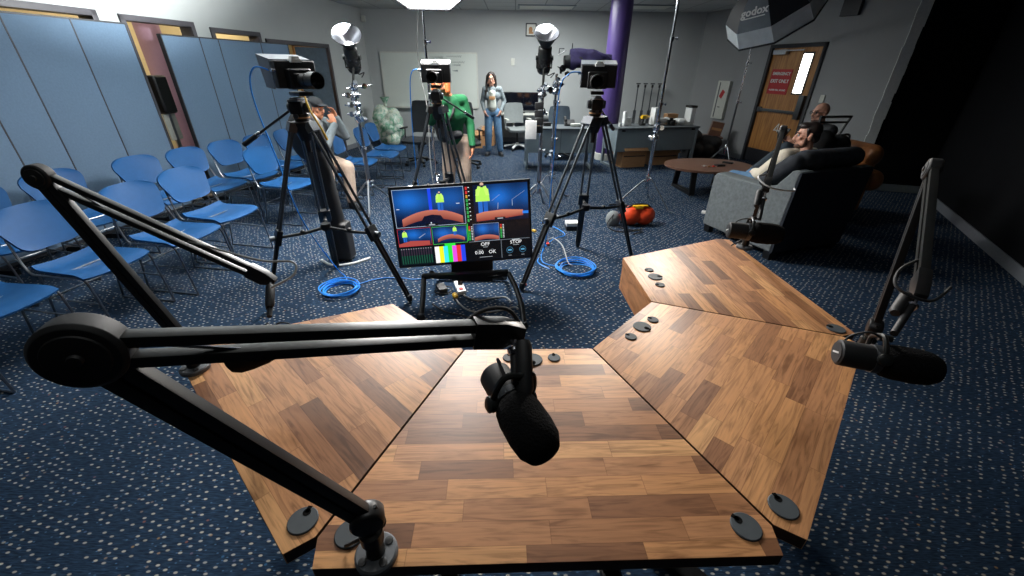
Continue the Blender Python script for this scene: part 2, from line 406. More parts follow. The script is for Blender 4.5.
doors = [(3.9, 5.1, 2.12), (5.44, 6.30, 2.11), (6.66, 7.51, 2.075), (7.72, 9.40, 2.0)]
mb = MB(); y = -1.8
for a, b, h in doors:
    WL.slab(mb, y, a, 0, CEIL, 0, .14); WL.slab(mb, a, b, h, CEIL, 0, .14); y = b
WL.slab(mb, y, 11.05, 0, CEIL, 0, .14)
struct(mb.build('wall_left', 'wall'))
for i, (a, b, h) in enumerate(doors):
    mb = MB()
    for q in (a-.055, b-.005): WL.slab(mb, q, q+.06, 0, h+.05, -.025, .16)
    WL.slab(mb, a-.055, b+.055, h-.005, h+.055, -.025, .16)
    dr = struct(mb.build('door_%d' % (i+1), 'door_frame', bevel=.006))
    if i == 3:
        m1 = MB(); WL.slab(m1, 8.42, 8.60, 0.02, h-.01, .04, .085); WL.slab(m1, 9.2, 9.39, 0.02, h-.01, .04, .085)
        WL.slab(m1, 8.60, 9.2, 0.02, .85, .04, .085); WL.slab(m1, 8.60, 9.2, 1.82, h-.01, .04, .085)
        m1.build('door_leaf', 'doorwood', dr)
        m1 = MB(); WL.slab(m1, 8.60, 9.2, .85, 1.82, .055, .07); m1.build('vision_pane', 'warm_glass', dr)
        m1 = MB(); WL.slab(m1, 7.73, 8.3, .02, h-.01, .06, .1); m1.build('door_leaf', 'frame_dark', dr)
mb = MB(); WL.slab(mb, -1.8, 11.1, 0, CEIL, 1.9, 2.0); struct(mb.build('wall_corridor', 'cream'))
mb = MB(); WL.slab(mb, -1.8, 11.1, 0, 1.0, -.012, 0)
mb = MB(); y = -1.8
for a, b, h in doors: WL.slab(mb, y, a-.06, 0, .1, -.014, 0); y = b+.06
WL.slab(mb, y, 11, 0, .1, -.014, 0); struct(mb.build('baseboard_left', 'base_grey'))

struct(MB().prism([(-3.7, 11), (4.5, 11), (4.5, 11.15), (-3.7, 11.15)], 0, CEIL).build('wall_back', 'wall'))
struct(MB().prism([(-3.5, 10.985), (4.3, 10.985), (4.3, 11), (-3.5, 11)], 0, .1).build('baseboard_back', 'base_grey'))
DA, DB, DH = 7.89, 8.92, 2.06
mb = MB(); WR.slab(mb, DB, 11.05, 0, CEIL, 0, .14); WR.slab(mb, 6.65, DA, 0, CEIL, 0, .14); WR.slab(mb, DA, DB, DH, CEIL, 0, .14)
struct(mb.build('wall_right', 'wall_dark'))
mb = MB(); WR.slab(mb, DB+.06, 10.95, 0, .1, -.014, 0); WR.slab(mb, 6.7, DA-.06, 0, .1, -.014, 0); struct(mb.build('baseboard_right', 'base_grey'))
# exit door
mb = MB()
for q in (DA-.055, DB-.005): WR.slab(mb, q, q+.06, 0, DH+.055, -.025, .16)
WR.slab(mb, DA-.055, DB+.055, DH-.005, DH+.055, -.025, .16)
ED = struct(mb.build('door_5', 'frame_dark', bevel=.005))
mb = MB(); WR.slab(mb, DA, DB, .02, DH-.005, .03, .075); leaf = mb.build('door_leaf', 'doorwood', ED)
mb = MB(); WR.slab(mb, 8.05, 8.28, 1.30, 1.98, .022, .031); mb.build('window_frame', 'frame_dark', leaf)
mb = MB(); WR.slab(mb, 8.08, 8.25, 1.33, 1.95, .016, .03); mb.build('vision_pane', 'winlight', leaf)
mb = MB(); WR.slab(mb, DA+.05, DB-.03, .98, 1.03, -.03, .0); WR.slab(mb, DA+.05, DA+.15, .9, 1.30, -.045, .03); WR.slab(mb, DB-.1, DB-.03, .96, 1.05, -.03, .03)
mb.build('push_bar', 'tube_grey', leaf, bevel=.006)
mb = MB(); WR.slab(mb, 8.58, 8.86, 1.95, 2.03, -.05, .03); WR.slab(mb, 8.2, 8.6, 2.0, 2.02, -.07, -.05); mb.build('door_closer', 'alu', leaf, bevel=.005)
mb = MB(); WR.slab(mb, DA, DB, .02, .27, .024, .031); mb.build('kick_plate', 'frame_dark', leaf)
mb = MB()
for ya, yb, za, zb in ((8.38, 8.82, 1.69, 1.71), (8.38, 8.82, 1.29, 1.31), (8.38, 8.40, 1.29, 1.71), (8.80, 8.82, 1.29, 1.71), (8.40, 8.80, 1.415, 1.425)): WR.slab(mb, ya, yb, za, zb, .018, .031)
sg = mb.build('exit_sign', 'red', leaf)
RR = WR.R()
mb = MB(); WR.slab(mb, 8.39, 8.81, 1.30, 1.70, .024, .031); mb.build('sign_face', 'red', sg)
for i, (tx, sz, z) in enumerate((('EMERGENCY', .07, 1.635), ('EXIT ONLY', .082, 1.51), ('ALARM WILL SOUND', .04, 1.36))):
    lettering('sign_lettering', tx, sz, WR.p(8.60, .02, z), RR, 'white', sg)
mb = MB(); q0 = WR.p(8.36, .026, .72)
for a, b in ((V((-.06, 0, -.06)), V((.03, 0, .07))), (V((.03, 0, .07)), V((.03, 0, -.08))), (V((-.06, 0, -.05)), V((.06, 0, -.05)))): mb.beam(q0+RR @ a, q0+RR @ b, .004, .018, RR.col[1].cross(RR @ (b-a)))
mb.build('door_sticker', 'white', leaf)

# black painted corner and side wall
c0, c1 = V((5.537, 6.65)), V((6.44, 6.36))
pts = [c0, c1, V((1.76, -1.8))]
mb = MB().prism([c0, c1, c1+V((.15, .15)), c0+V((.05, .2))], 0, CEIL); struct(mb.build('wall_far_corner', 'wall_black'))
mb = MB().prism([c1, V((1.76, -1.8)), V((1.96, -1.8)), c1+V((.2, 0))], 0, CEIL); struct(mb.build('wall_side', 'wall_black'))
mb = MB(); WK.slab(mb, -1.7, 6.34, 0, .11, -.016, 0); mb.prism([c0+V((0, -.016)), c1+V((0, -.016)), c1, c0], 0, .11); struct(mb.build('baseboard_side', 'base_grey'))
mb = MB().prism([(-6, -1.8), (2, -1.8), (2, -1.95), (-6, -1.95)], 0, CEIL); struct(mb.build('wall_front', 'wall_black'))
mb = MB()
for k in range(24):   # crinkled metallic edge strip
    z = CEIL*k/24; w = .07+.015*random.random()
    mb.box((c0.x-.01+.01*random.random(), c0.y-.03, z+CEIL/48), (w*1.7, .03, CEIL/24), basis((-.5, -1, .1*random.random())))
struct(mb.build('trim_1', 'white'))

# corridor beyond the openings
mb = MB().lathe([(.15, 0), (.15, CEIL)], 28, (-5.22, 6.74, 0)); tag(mb.build('corridor_column', 'mauve'), 'mauve round column seen through the doorway between the two blue dividers', 'column')
t = thing('sanitizer_stand', 'black hand sanitizer dispenser on a pale stand in the doorway', 'dispenser', WL.p(5.63, .08), PI/2)
MB().box((0, 0, 1.33), (.22, .14, .44)).build('dispenser_body', 'black', t, bevel=.05, seg=3)
MB().box((0, 0, .95), (.2, .02, .32)).build('sign_panel', 'offwhite', t, bevel=.01)
MB().tube([(0, 0, .03), (0, 0, 1.12)], .025).lathe([(.17, 0), (.17, .02), (.05, .04)], 24).build('pole', 'alu', t)

# blue acoustic dividers
WP = Line(-4.53, 3.6, .167, -1)
def divider(label, ys, top, fold=None):
    t = thing('room_divider', label, 'room divider', WP.p(ys[0]), 0, 'blue room dividers along the left wall'); o = t.location.copy()
    def L(mb):
        mb.v = [p-o for p in mb.v]; return mb
    for a, b in zip(ys, ys[1:]):
        mb = MB(); WP.slab(mb, a+.004, b-.004, .06, top-.012, -.025, .025); L(mb).build('panel', 'partition', t, bevel=.006)
    mb = MB()
    for y in ys: WP.slab(mb, y-.006, y+.006, .02, top, -.027, .027)
    WP.slab(mb, ys[0], ys[-1], top-.014, top+.002, -.028, .028); WP.slab(mb, ys[0], ys[-1], .04, .07, -.028, .028)
    L(mb).build('frame', 'frame_dark', t)
    for y in ys:
        q = WP.p(y); L(MB().box((q.x, q.y, .025), (.34, .05, .05))).build('foot', 'black', t)
    return t
divider('blue fabric divider at the far left, nearest the camera', [1.4, 2.0, 2.6, 3.2, 3.75, 4.12, 4.66, 5.19], 2.06)
divider('blue fabric divider behind the first tripod, past the doorway gap', [5.57, 6.1, 6.40, 7.2, 7.83], 1.985)
t = tag(MB().box((0, 0, 1.0), (.03, .5, 1.9)).build('folded_screen', 'jeans_dark', loc=WP.p(8.1, -.25), rz=-.9, bevel=.006), 'dark folded divider end panel beside the wooden door', 'panel')

# purple column
cx, cy = 1.93, 8.85
mb = MB().lathe([(.2, 0), (.2, CEIL)], 40, (cx, cy, 0)); co = tag(mb.build('column', 'purple'), 'glossy purple round column from floor to ceiling', 'column')
MB().lathe([(.212, .0), (.212, .13), (.2, .135)], 40, (cx, cy, 0)).build('base_trim', 'offwhite', co)

# whiteboard and wall fittings
wb = thing('whiteboard', 'large whiteboard with faint handwriting on the back wall', 'whiteboard', (-2.04, 10.97, 1.38))
MB().box((0, 0, 0), (2.26, .02, 1.16)).build('board', 'whiteboard', wb)
mb = MB()
for a, b in (((-1.14, 0, .59), (1.14, 0, .59)), ((-1.14, 0, -.59), (1.14, 0, -.59)), ((-1.14, 0, -.59), (-1.14, 0, .59)), ((1.14, 0, -.59), (1.14, 0, .59))): mb.beam(a, b, .03, .025, (0, 1, 0))
mb.box((0, -.04, -.6), (1.6, .07, .015)); mb.build('frame', 'offwhite', wb)
mb = MB()
for row, (x0, x1, z) in enumerate(((.05, .35, .5), (.42, .78, .52), (.5, .85, .4), (.55, .75, .34), (.55, .68, .22))):
    pts = [(x0+(x1-x0)*k/28, -.0125, z+.018*math.sin(k*1.9)+.012*math.sin(k*4.3)) for k in range(29)]
    mb.tube(pts, .004, 4)
mb.build('handwriting', 'ink', wb)
o = MB().box((-.045, 10.992, 1.80), (.085, .02, .15)).build('thermostat', 'offwhite', bevel=.006); tag(o, 'small cream switch plate on the back wall above the woman', 'switch')
p = thing('picture_frame', 'small framed picture high on the back wall', 'picture', (.365, 10.98, 2.45))
MB().box((0, 0, 0), (.25, .02, .26)).build('frame', 'frame_dark', p, bevel=.004)
MB().box((0, -.012, 0), (.2, .006, .21)).build('print', 'offwhite', p)
mb = MB(); mb.ball((-.01, -.015, .0), (.045, .004, .06)); mb.box((0, -.016, -.06), (.1, .004, .04)); mb.build('print_motif', 'card', p)
o = tag(MB().box((-3.45, 10.94, 2.62), (.09, .08, .12)).build('wall_sensor', 'offwhite', bevel=.02), 'small pale motion sensor high in the left back corner', 'sensor')
# wall box beside the exit door
t = thing('wall_notice', 'tall narrow white wall case with red marks left of exit door', 'notice', WR.p(9.9, -.04, 1.1), 0)
Rr = Matrix.Rotation(math.atan2(RR.col[0].y, RR.col[0].x), 3, 'Z')
MB().box((0, 0, 0), (.36, .07, .76), Rr).build('case', 'offwhite', t, bevel=.008)
mb = MB(); mb.box(Rr @ V((.02, -.037, .12)), (.1, .004, .16), Rr @ Matrix.Rotation(.5, 3, 'Y')); mb.build('red_mark', 'red', t)
mb = MB(); mb.box(Rr @ V((.0, -.037, -.14)), (.07, .004, .02), Rr); mb.box(Rr @ V((-.1, -.037, 0)), (.03, .004, .7), Rr); mb.build('dark_mark', 'sign_grey', t)
o = MB().box((0, 0, 0), (.3, .06, .34), Rr).build('wall_speaker', 'frame_dark', loc=WR.p(7.62, -.04, 2.62), bevel=.01); tag(o, 'dark square box high on the right wall beside the softbox', 'speaker')
o = MB().box((0, 0, 0), (.08, .02, .12), Rr).build('light_switch', 'offwhite', loc=WR.p(7.62, -.012, 1.27), bevel=.004); tag(o, 'pale light switch on the wall above the bald man', 'switch')
for k, (x, y) in enumerate(((.65, 10.3), (2.6, 10.1))):
    t = thing('ceiling_light', ('unlit ceiling light panel left of the purple column', 'unlit ceiling light panel right of the purple column')[k], 'ceiling light', (x, y, CEIL), 0, 'unlit ceiling panels')
    MB().box((0, 0, -.008), (1.2, .58, .016)).build('frame', 'desk_grey', t); MB().box((0, 0, -.018), (1.12, .5, .006)).build('diffuser', 'offwhite', t)

# ------------------------------------------------------------------ the round desk, four wedge sections
OC = V((.0432, 1.8075, 0)); AI, AO, ROT = .5875, 1.3327, .0381
T8 = math.tan(PI/8)
secs = [(-1, 'walnut butcher-block desk section on the left, under the two left microphone arms'),
        (0, 'walnut butcher-block desk section at the centre front, nearest the camera'),
        (1, 'walnut butcher-block desk section to the right of centre'),
        (2, 'walnut butcher-block desk section farthest to the right, beside the sofa')]
groms = {-1: [(-.479, .558, .034), (-.425, 1.325, .034), (-.354, 1.285, .022), (-.49, 1.36, .022)],
         0: [(-.359, .53, .034), (.55, .557, .034), (-.008, 1.167, .023), (.079, 1.157, .035), (.157, 1.17, .023)],
         1: [(.666, .607, .034), (.598, 1.433, .023), (.537, 1.379, .036), (.473, 1.308, .023)],
         2: [(1.337, 1.382, .034), (.723, 1.916, .023), (.73, 1.835, .036), (.728, 1.749, .023)]}
for k, lab in secs:
    th = -PI/2+ROT+k*PI/4; rz = ROT+k*PI/4; out = V((math.cos(th), math.sin(th), 0))
    loc = OC+out*(AI+AO)/2; hd = (AO-AI)/2
    t = thing('desk_section', lab, 'desk', loc, rz)
    hi, ho = AI*T8, AO*T8; g = .0035
    sl = (ho-hi)/(2*hd); c1_, c2_ = .065, .032
    poly = [(-hi+g, hd), (hi-g, hd)]
    rgt = [(ho-g-sl*c1_, -hd+c1_), (ho-c2_-.012, -hd)]
    poly = [(-hi+g, hd)]+[(-x, y) for x, y in rgt]+rgt[::-1]+[(hi-g, hd)]
    mb = MB().prism(poly, .712, .75); nP = len(poly)
    # outer and mitred edges get painted-in shade, the inner edge shows its wood
    mb.mi = [1, 0]+[0 if i in (nP-1,) else 1 for i in range(nP)]
    mb.build('tabletop', ['wood', 'desk_edge'], t, bevel=.0018, seg=2)
    MB().prism([(-hi+.01, hd-.03), (hi-.01, hd-.03), (hi-.004, hd-.004), (-hi+.004, hd-.004)], .56, .711).build('apron', 'wood', t)
    for sx in (-1, 1):
        mb = MB(); x = sx*.3
        mb.box((x, -.02, .37), (.06, .06, .68)); mb.box((x, -.02, .02), (.07, .6, .04)); mb.box((x, -.02, .70), (.06, .5, .022))
        mb.build('leg', 'black', t, bevel=.004)
    Rm = Matrix.Rotation(-rz, 3, 'Z')
    for gx, gy, r in groms[k]:
        q = Rm @ (V((gx, gy, 0))-loc)
        mb = MB().lathe([(r, .7502), (r, .7528), (r-.002, .7545)], 28, (q.x, q.y, 0))
        dd = V((-q.x, .6*(1 if q.y < 0 else -1), 0)).normalized() if r > .03 else V((0, 1, 0))
        mb.mat(1).lathe([(r*.27, .752), (r*.27, .7552)], 14, (q.x+dd.x*r*.55, q.y+dd.y*r*.55, 0))
        mb.beam((q.x+dd.x*r*.5, q.y+dd.y*r*.5, .754), (q.x+dd.x*r*1.01, q.y+dd.y*r*1.01, .754), r*.3, .0024)
        mb.build('cable_grommet', ['grommet', 'slot'], t, ang=25)

# ------------------------------------------------------------------ microphone arms and microphones
def mic_arm(label, base, elbow, tip, hang, cable, er=.76):
    t = thing('microphone_boom', label, 'microphone arm', (base[0], base[1], .75)); o = t.location.copy()
    E_, T_, Hg = V(elbow)-o, V(tip)-o, V(hang)-o; P = V((0, 0, .135))
    up = T_-E_; n = V((up.y, -up.x, 0)).normalized()           # axis of the elbow hinge
    MB().lathe([(.045, .001), (.045, .012), (.041, .016), (.02, .017)], 28).build('mount_flange', 'sign_grey', t)
    mb = MB().lathe([(.02, .014), (.02, .02), (.018, .06), (.024, .062), (.024, .09), (.016, .095), (.016, .12)], 28)
    bm_ = mb.build('mount_base', 'satin_black', t)
    mb = MB()
    for k in range(4):
        a = PI/4+k*PI/2; mb.lathe([(.009, .012), (.009, .019), (.006, .0195)], 12, (.031*math.cos(a), .032*math.sin(a), 0))
    mb.build('mount_screw', 'black', bm_)
    ld = (E_-P).normalized(); ln = (n-ld*n.dot(ld)).normalized(); lq = ln.cross(ld)
    mb = MB().beam(P-ld*.02+lq*.012, E_+lq*.012, .02, .019, lq).beam(P-ld*.02-lq*.012, E_-lq*.012, .02, .019, lq).beam(P, E_, .012, .012, lq)
    mb.lathe([(.03, -.02), (.034, -.014), (.034, .014), (.03, .02)], 24, P, ln); mb.build('lower_arm', 'black', t, bevel=.0025)
    d = up.normalized(); q = n.cross(d)
    sd = .0145
    mb = MB().beam(E_+q*sd+d*.02, T_+q*sd*.85, .02, .0155, q).beam(E_-q*sd+d*.02, T_-q*sd*.85, .02, .0155, q)
    mb.build('upper_arm', 'satin_black', t, bevel=.0025)
    mb = MB().lathe([(er*.039, -.0165), (er*.044, -.012), (er*.044, .012), (er*.039, .0165)], 36, E_, n)
    for s_ in (-1, 1): mb.lathe([(er*.032, .0155), (er*.030, .0185), (.01, .019)], 28, E_, n*s_).lathe([(.009, .017), (.007, .023)], 12, E_, n*s_)
    mb.build('elbow', 'black_matte', t, bevel=.001)
    mb = MB().beam(E_+d*.06+q*.006, E_+d*.15-q*.008, .003, .004, q); mb.build('spring', 'chrome', t)
    # gusset at the tip and the hanging swivel
    a = T_-d*.05; b = T_+d*.035
    mb = MB()
    prof = [a+q*.024, T_+q*.022, b+q*.012, b-q*.006, T_-q*.026, a-q*.023]
    vs = [p+n*.0135 for p in prof]+[p-n*.0135 for p in prof]; N = len(prof)
    mb.add(vs, [tuple(range(N)), tuple(range(2*N-1, N-1, -1))]+[(i, (i+1) % N, N+(i+1) % N, N+i) for i in range(N)])
    mb.build('tip_joint', 'black', t, bevel=.003)
    dn = (Hg-(T_+d*.02)); top = T_+d*.02
    mb = MB().tube([top, top+dn*.35], .005).lathe([(.011, 0), (.013, .004), (.011, .01)], 16, top+dn*.3, dn)
    mb.build('swivel_rod', 'chrome', t)
    s2 = n*.016+d*.006
    mb = MB().tube([top+dn*.28, top+dn*.40, Hg], [.007, .008, .0075], 14); mb.lathe([(.011, 0), (.0135, .008), (.0135, .075), (.009, .085)], 20, top+dn*.05+s2*1.3, dn)
    mb.build('swivel_grip', 'black_matte', t)
    MB().tube(spline([V(c)-o for c in cable], 8), .0035, 8).build('cable', 'grey_cable' if 'far right' in label or 'behind' in label else 'black_matte', t)
    # cable running down the lower arm into the desk
    MB().tube(spline([P+ld*.02-lq*.03, P-lq*.03+V((0, 0, -.05)), V((-.05, .01, .03)), V((-.072, .015, .008))], 6), .004, 8).build('desk_cable', 'black_matte', t)
    return t

def microphone(label, back, front, hang):
    b, f_ = V(back), V(front); ax = (f_-b).normalized(); L = (f_-b).length; c = (b+f_)/2
    t = thing('microphone', label, 'microphone', b+ax*L*.5); o = t.location.copy(); b -= o; h = V(hang)-o
    k = L/.2
    MB().lathe([(.026*k, 0), (.0305*k, .003*k), (.031*k, .012*k), (.031*k, .092*k), (.028*k, .1*k)], 30, b, ax).build('body', 'black_matte', t)
    MB().lathe([(.024, -.0015), (.024, .0002)], 24, b, ax).build('end_cap', 'rubber', t)
    r = ax.cross(V((0, 0, 1))).normalized()
    MB().beam(b-ax*.0022-r*.012-V((0, 0, .006)), b-ax*.0022+r*.012+V((0, 0, .006)), .004, .001, ax).build('logo_mark', 'white', t)
    pr = [(.031*k, .082*k), (.037*k, .09*k), (.0405*k, .11*k), (.041*k, .15*k), (.038*k, .175*k), (.029*k, .192*k), (.015*k, .199*k), (0, .2*k)]
    MB().lathe(pr, 32, b, ax).build('foam_windscreen', 'foam', t)
    # yoke: two arms round the body, joined at the hanger
    pv = b+ax*.075*k; u = h-pv; u = (u-ax*u.dot(ax)).normalized(); w = ax.cross(u)
    mb = MB()
    for s in (-1, 1):
        mb.tube(spline([pv+w*s*.037*k, pv+w*s*.038*k+u*.025, pv+w*s*.026*k+u*.05, pv+u*.056*k+ax*.0], 6), .0055, 8)
        mb.lathe([(.011, 0), (.013, .004), (.013, .012), (.008, .015)], 18, pv+w*s*.032*k, w*s)
    mb.tube([pv+u*.052*k, h], .008, 10)
    mb.build('yoke', 'satin_black', t)
    MB().lathe([(.0335*k, .066*k), (.0335*k, .080*k)], 30, b, ax).build('trim_ring', 'tube_grey', t)
    MB().tube(spline([pv+u*.045+w*.02, pv+u*.055+w*.022-ax*.025, pv+u*.045+w*.012-ax*.05, pv+u*.03-ax*.06], 6), .0026, 8).build('pigtail_cable', 'black_matte', t)
    return t

mic_arm('black microphone arm in the foreground, bolted to the front centre desk section', (-.285, .485), (-.487, .366, 1.391), (-.014, .5375, 1.305), (.008, .475, 1.24),
        [(-.09, .515, 1.318), (-.05, .545, 1.338), (-.01, .56, 1.335), (.012, .555, 1.31), (.02, .53, 1.28), (.016, .49, 1.245)], 1.)
microphone('black broadcast microphone pointing at the camera, in front of the centre desk', (-.028, .530, 1.222), (.05, .372, 1.215), (.008, .475, 1.255))
mic_arm('black microphone arm behind the front one, at the left corner of the desk', (-1.095, 1.085), (-1.29, 1.10, 1.406), (-.805, 1.159, 1.075), (-.745, 1.04, 1.0),
        [(-.98, 1.13, 1.21), (-.80, 1.15, 1.14), (-.70, 1.16, 1.13), (-.69, 1.13, 1.1), (-.74, 1.08, 1.08)])
microphone('black broadcast microphone hanging low over the left desk section, behind the front arm', (-.637, 1.02, .955), (-.83, .918, .915), (-.735, 1.0, 1.0))
mic_arm('black microphone arm at the right corner, its tall lower bar beside the black wall', (1.285, 1.19), (1.31, 1.29, 1.415), (1.005, .875, 1.215), (.86, .75, 1.165),
        [(1.09, .98, 1.25), (.98, .92, 1.245), (.93, .86, 1.225), (.98, .82, 1.21), (1.06, .86, 1.225)])
microphone('black broadcast microphone at the right edge, its round grey end cap towards the desk', (.745, .742, 1.118), (.925, .678, 1.118), (.845, .735, 1.16))
mic_arm('black microphone arm at the far right end of the desk, in front of the sofa', (1.385, 2.235), (1.40, 2.24, 1.40), (1.104, 1.756, 1.235), (1.03, 1.62, 1.135),
        [(1.17, 1.86, 1.27), (1.08, 1.80, 1.27), (1.08, 1.70, 1.25), (1.17, 1.68, 1.24), (1.2, 1.72, 1.24)])
microphone('black broadcast microphone farthest away, in front of the grey sofa arm', (.919, 1.634, 1.083), (1.131, 1.586, 1.079), (1.02, 1.625, 1.14))

# ------------------------------------------------------------------ stacking chairs
def make_chair():
    t = thing('stacking_chair', 'blue stacking chair', 'chair')
    # faces +x; seat centre over the origin
    def seat(u, v):
        x = -.22+.44*u; y = (v-.5)*(.42+.05*u)
        k = abs(v-.5)*2
        x2 = x*(1-.10*k**4*(1 if u > .5 else .6))
        z = .445+.012*k**2-.030*math.exp(-((u-.35)/.3)**2)*(1-k**2)-.022*max(0, (u-.8)/.2)**2+.03*max(0, (.12-u)/.12)**2
        return (x2, y, z)
    MB().grid(seat, 16, 14, .014).build('seat', 'chair_blue', t)
    def back(u, v):
        w = (.185+.05*min(1, u*1.5))*(1-.22*max(0, (u-.72)/.28)**2.6)*(1-.12*max(0, (.15-u)/.15)**2)
        s = (v-.5)*2; z = .55+.285*u-.028*max(0, abs(s)-.5)**2*(1 if u > .5 else -1)*4*abs(u-.5)
        x = -.245-.085*u-.035*(1-s*s)*(.6+.4*u)
        return (x, s*w, z)
    MB().grid(back, 12, 16, .013).build('backrest', 'chair_blue', t)
    for s in (-1, 1):
        y = s*.225
        mb = MB()
        up = spline([(-.325, s*.19, .76), (-.275, s*.212, .58), (-.235, y, .47), (-.205, y, .432), (-.15, y, .427), (.1, y, .427), (.17, y, .425), (.195, y, .40), (.21, y, .3), (.235, y, .02), (.225, y, .008), (.19, y, .008)], 5)
        mb.tube(up, .0075, 8)
        mb.tube(spline([(.20, y, .008), (-.2, y, .008), (-.235, y, .012), (-.235, y, .03), (-.16, y, .42)], 4), .0072, 8)
        mb.tube([(.214, y, .24), (-.19, y, .25)], .006, 8)
        mb.build('side_frame', 'steel_leg', t)
    MB().tube([(-.05, -.225, .422), (-.05, .225, .422)], .006).tube([(.13, -.225, .42), (.13, .225, .42)], .006).tube([(-.19, -.225, .25), (-.19, .225, .25)], .006).build('cross_bar', 'steel_leg', t)
    return t
chair0 = make_chair()
FR, BR = 'front row of blue stacking chairs', 'back row of blue stacking chairs'
chairs = [(-3.07, 1.99, -.14, 'blue stacking chair cut by the left photo edge, its seat nearest the camera', FR),
          (-2.97, 2.58, -.14, 'blue stacking chair whose wide backrest touches the left photo edge, second from the camera', FR),
          (-2.79, 3.14, -.16, 'blue stacking chair behind the raised left microphone arm, third from the camera', FR),
          (-2.77, 3.69, -.18, 'bright blue stacking chair at the far end of the near group of the front row', FR),
          (-2.68, 4.80, -.2, 'blue stacking chair just left of the first tripod, standing alone', FR),
          (-2.40, 5.46, -.1, 'blue stacking chair the person in the dark vest sits on', FR),
          (-2.28, 6.08, -.05, 'blue stacking chair right behind the vest person, nearest of three by the left light stand', FR),
          (-2.10, 6.66, -.05, 'blue stacking chair in the middle of three by the left light stand', FR),
          (-2.12, 7.25, -.05, 'blue stacking chair farthest away, near the plastic bag', FR),
          (-3.90, 2.95, -.2, 'blue stacking chair in the back row at the left photo edge', BR),
          (-3.82, 3.53, -.2, 'blue stacking chair in the back row, behind the elbow of the left microphone arm', BR),
          (-3.62, 4.2, -.2, 'blue stacking chair in the back row, third from the left photo edge', BR),
          (-3.47, 4.7, -.22, 'dim blue stacking chair in the back row in front of the doorway gap', BR),
          (-3.36, 5.22, -.25, 'blue stacking chair in the back row just past the doorway gap', BR),
          (-3.25, 5.76, -.25, 'dark blue stacking chair in the back row beside the second divider', BR),
          (-3.13, 6.3, -.25, 'farthest shadowed blue stacking chair in the back row behind the first tripod', BR)]
for i, (x, y, a, lab, gr) in enumerate(chairs):
    o = chair0 if i == 0 else copy_tree(chair0)
    o.location = (x, y, 0); o.rotation_euler.z = a; o['label'] = lab; o['group'] = gr

# ------------------------------------------------------------------ tripods and cameras
def tripod(label, c, feet, bowl=1.34, knee=.56, pan=(-.3, .1), strap=False):
    t = thing('camera_tripod', label, 'tripod', (c[0], c[1], 0), 0, 'video tripods'); C = V((c[0], c[1], 0))
    ft = [V((fx, fy, 0))-C for fx, fy in feet]
    mb = MB().lathe([(.04, bowl-.12), (.062, bowl-.05), (.075, bowl-.02), (.075, bowl), (.055, bowl+.006)], 28).lathe([(.018, bowl-.2), (.022, bowl-.12)], 16)
    mb.build('bowl', 'black', t)
    kn = []
    for f_ in ft:
        d = V((f_.x, f_.y, 0)).normalized(); top = d*.075+V((0, 0, bowl-.03)); foot = f_+V((0, 0, .035))
        k = top.lerp(foot, (bowl-knee)/bowl); kn.append(k); sd = V((-d.y, d.x, 0)); ax = (foot-top).normalized()
        mb = MB()
        for s in (-1, 1): mb.tube([top+sd*s*.032, k+sd*s*.032+ax*.02], .011, 10)
        mb.box(top-ax*.0, (.05, .1, .06), basis(sd, ax))
        lg = mb.build('leg', 'tube_grey', t)
        mb = MB().beam(k-ax*.06, k+ax*.05, .095, .04, d).build('leg_clamp', 'black', lg, bevel=.006)
        MB().lathe([(.02, 0), (.02, .035)], 14, k+d*.02+V((0, 0, 0)), d).build('clamp_knob', 'alu', lg)
        mb = MB()
        for s in (-1, 1): mb.tube([k+sd*s*.02+ax*.03, foot+sd*s*.014-ax*.03], .0125, 10)
        mb.beam(k+ax*.03, foot-ax*.02, .03, .012, d)
        mb.build('lower_leg', 'black', lg)
        MB().lathe([(.024, -.03), (.026, .0), (.020, .02), (.006, .034)], 14, foot, (ax+V((0, 0, -1))).normalized()).build('foot', 'rubber', lg)
    cz = V((0, 0, knee+.02))
    mb = MB().lathe([(.035, knee), (.04, knee+.02), (.035, knee+.05)], 20)
    for k in kn: mb.tube([cz, cz.lerp(k, .5)+V((0, 0, -.01)), k], [.012, .014, .01], 8); mb.ball(cz.lerp(k, .5), .02)
    mb.build('spreader', 'black', t)
    # fluid head
    hd = MB().lathe([(.045, bowl+.004), (.05, bowl+.02), (.05, bowl+.05), (.04, bowl+.055)], 28).box((0, 0, bowl+.09), (.085, .12, .08)).build('fluid_head', 'black', t, bevel=.008)
    mb = MB()
    for s in (-1, 1): mb.lathe([(.03, 0), (.034, .01), (.03, .028)], 20, (s*.043, 0, bowl+.09), (s, 0, 0))
    mb.lathe([(.012, 0), (.016, .02)], 12, (.0, -.06, bowl+.04), (0, -1, 0)); mb.build('drag_knob', 'tube_grey', hd)
    MB().box((0, 0, bowl+.135), (.07, .16, .012)).box((0, .0, bowl+.146), (.05, .12, .01)).build('camera_plate', 'alu', hd, bevel=.003)
    MB().lathe([(.052, bowl+.024), (.052, bowl+.032)], 28).build('level_ring', 'card', hd)
    p = V((pan[0], pan[1], 0)); q = p.normalized()
    a = q*.05+V((0, 0, bowl+.08)); b = p+V((0, 0, bowl-.09))
    ph = MB().tube([a, b], .0085, 10).build('pan_handle', 'black', t)
    MB().tube([b, b+(b-a).normalized()*.12], [.015, .017], 12).build('grip', 'rubber', ph)
    MB().lathe([(.014, -.01), (.014, .02)], 12, b-(b-a).normalized()*.02, b-a).build('clamp', 'chrome', ph)
    return t

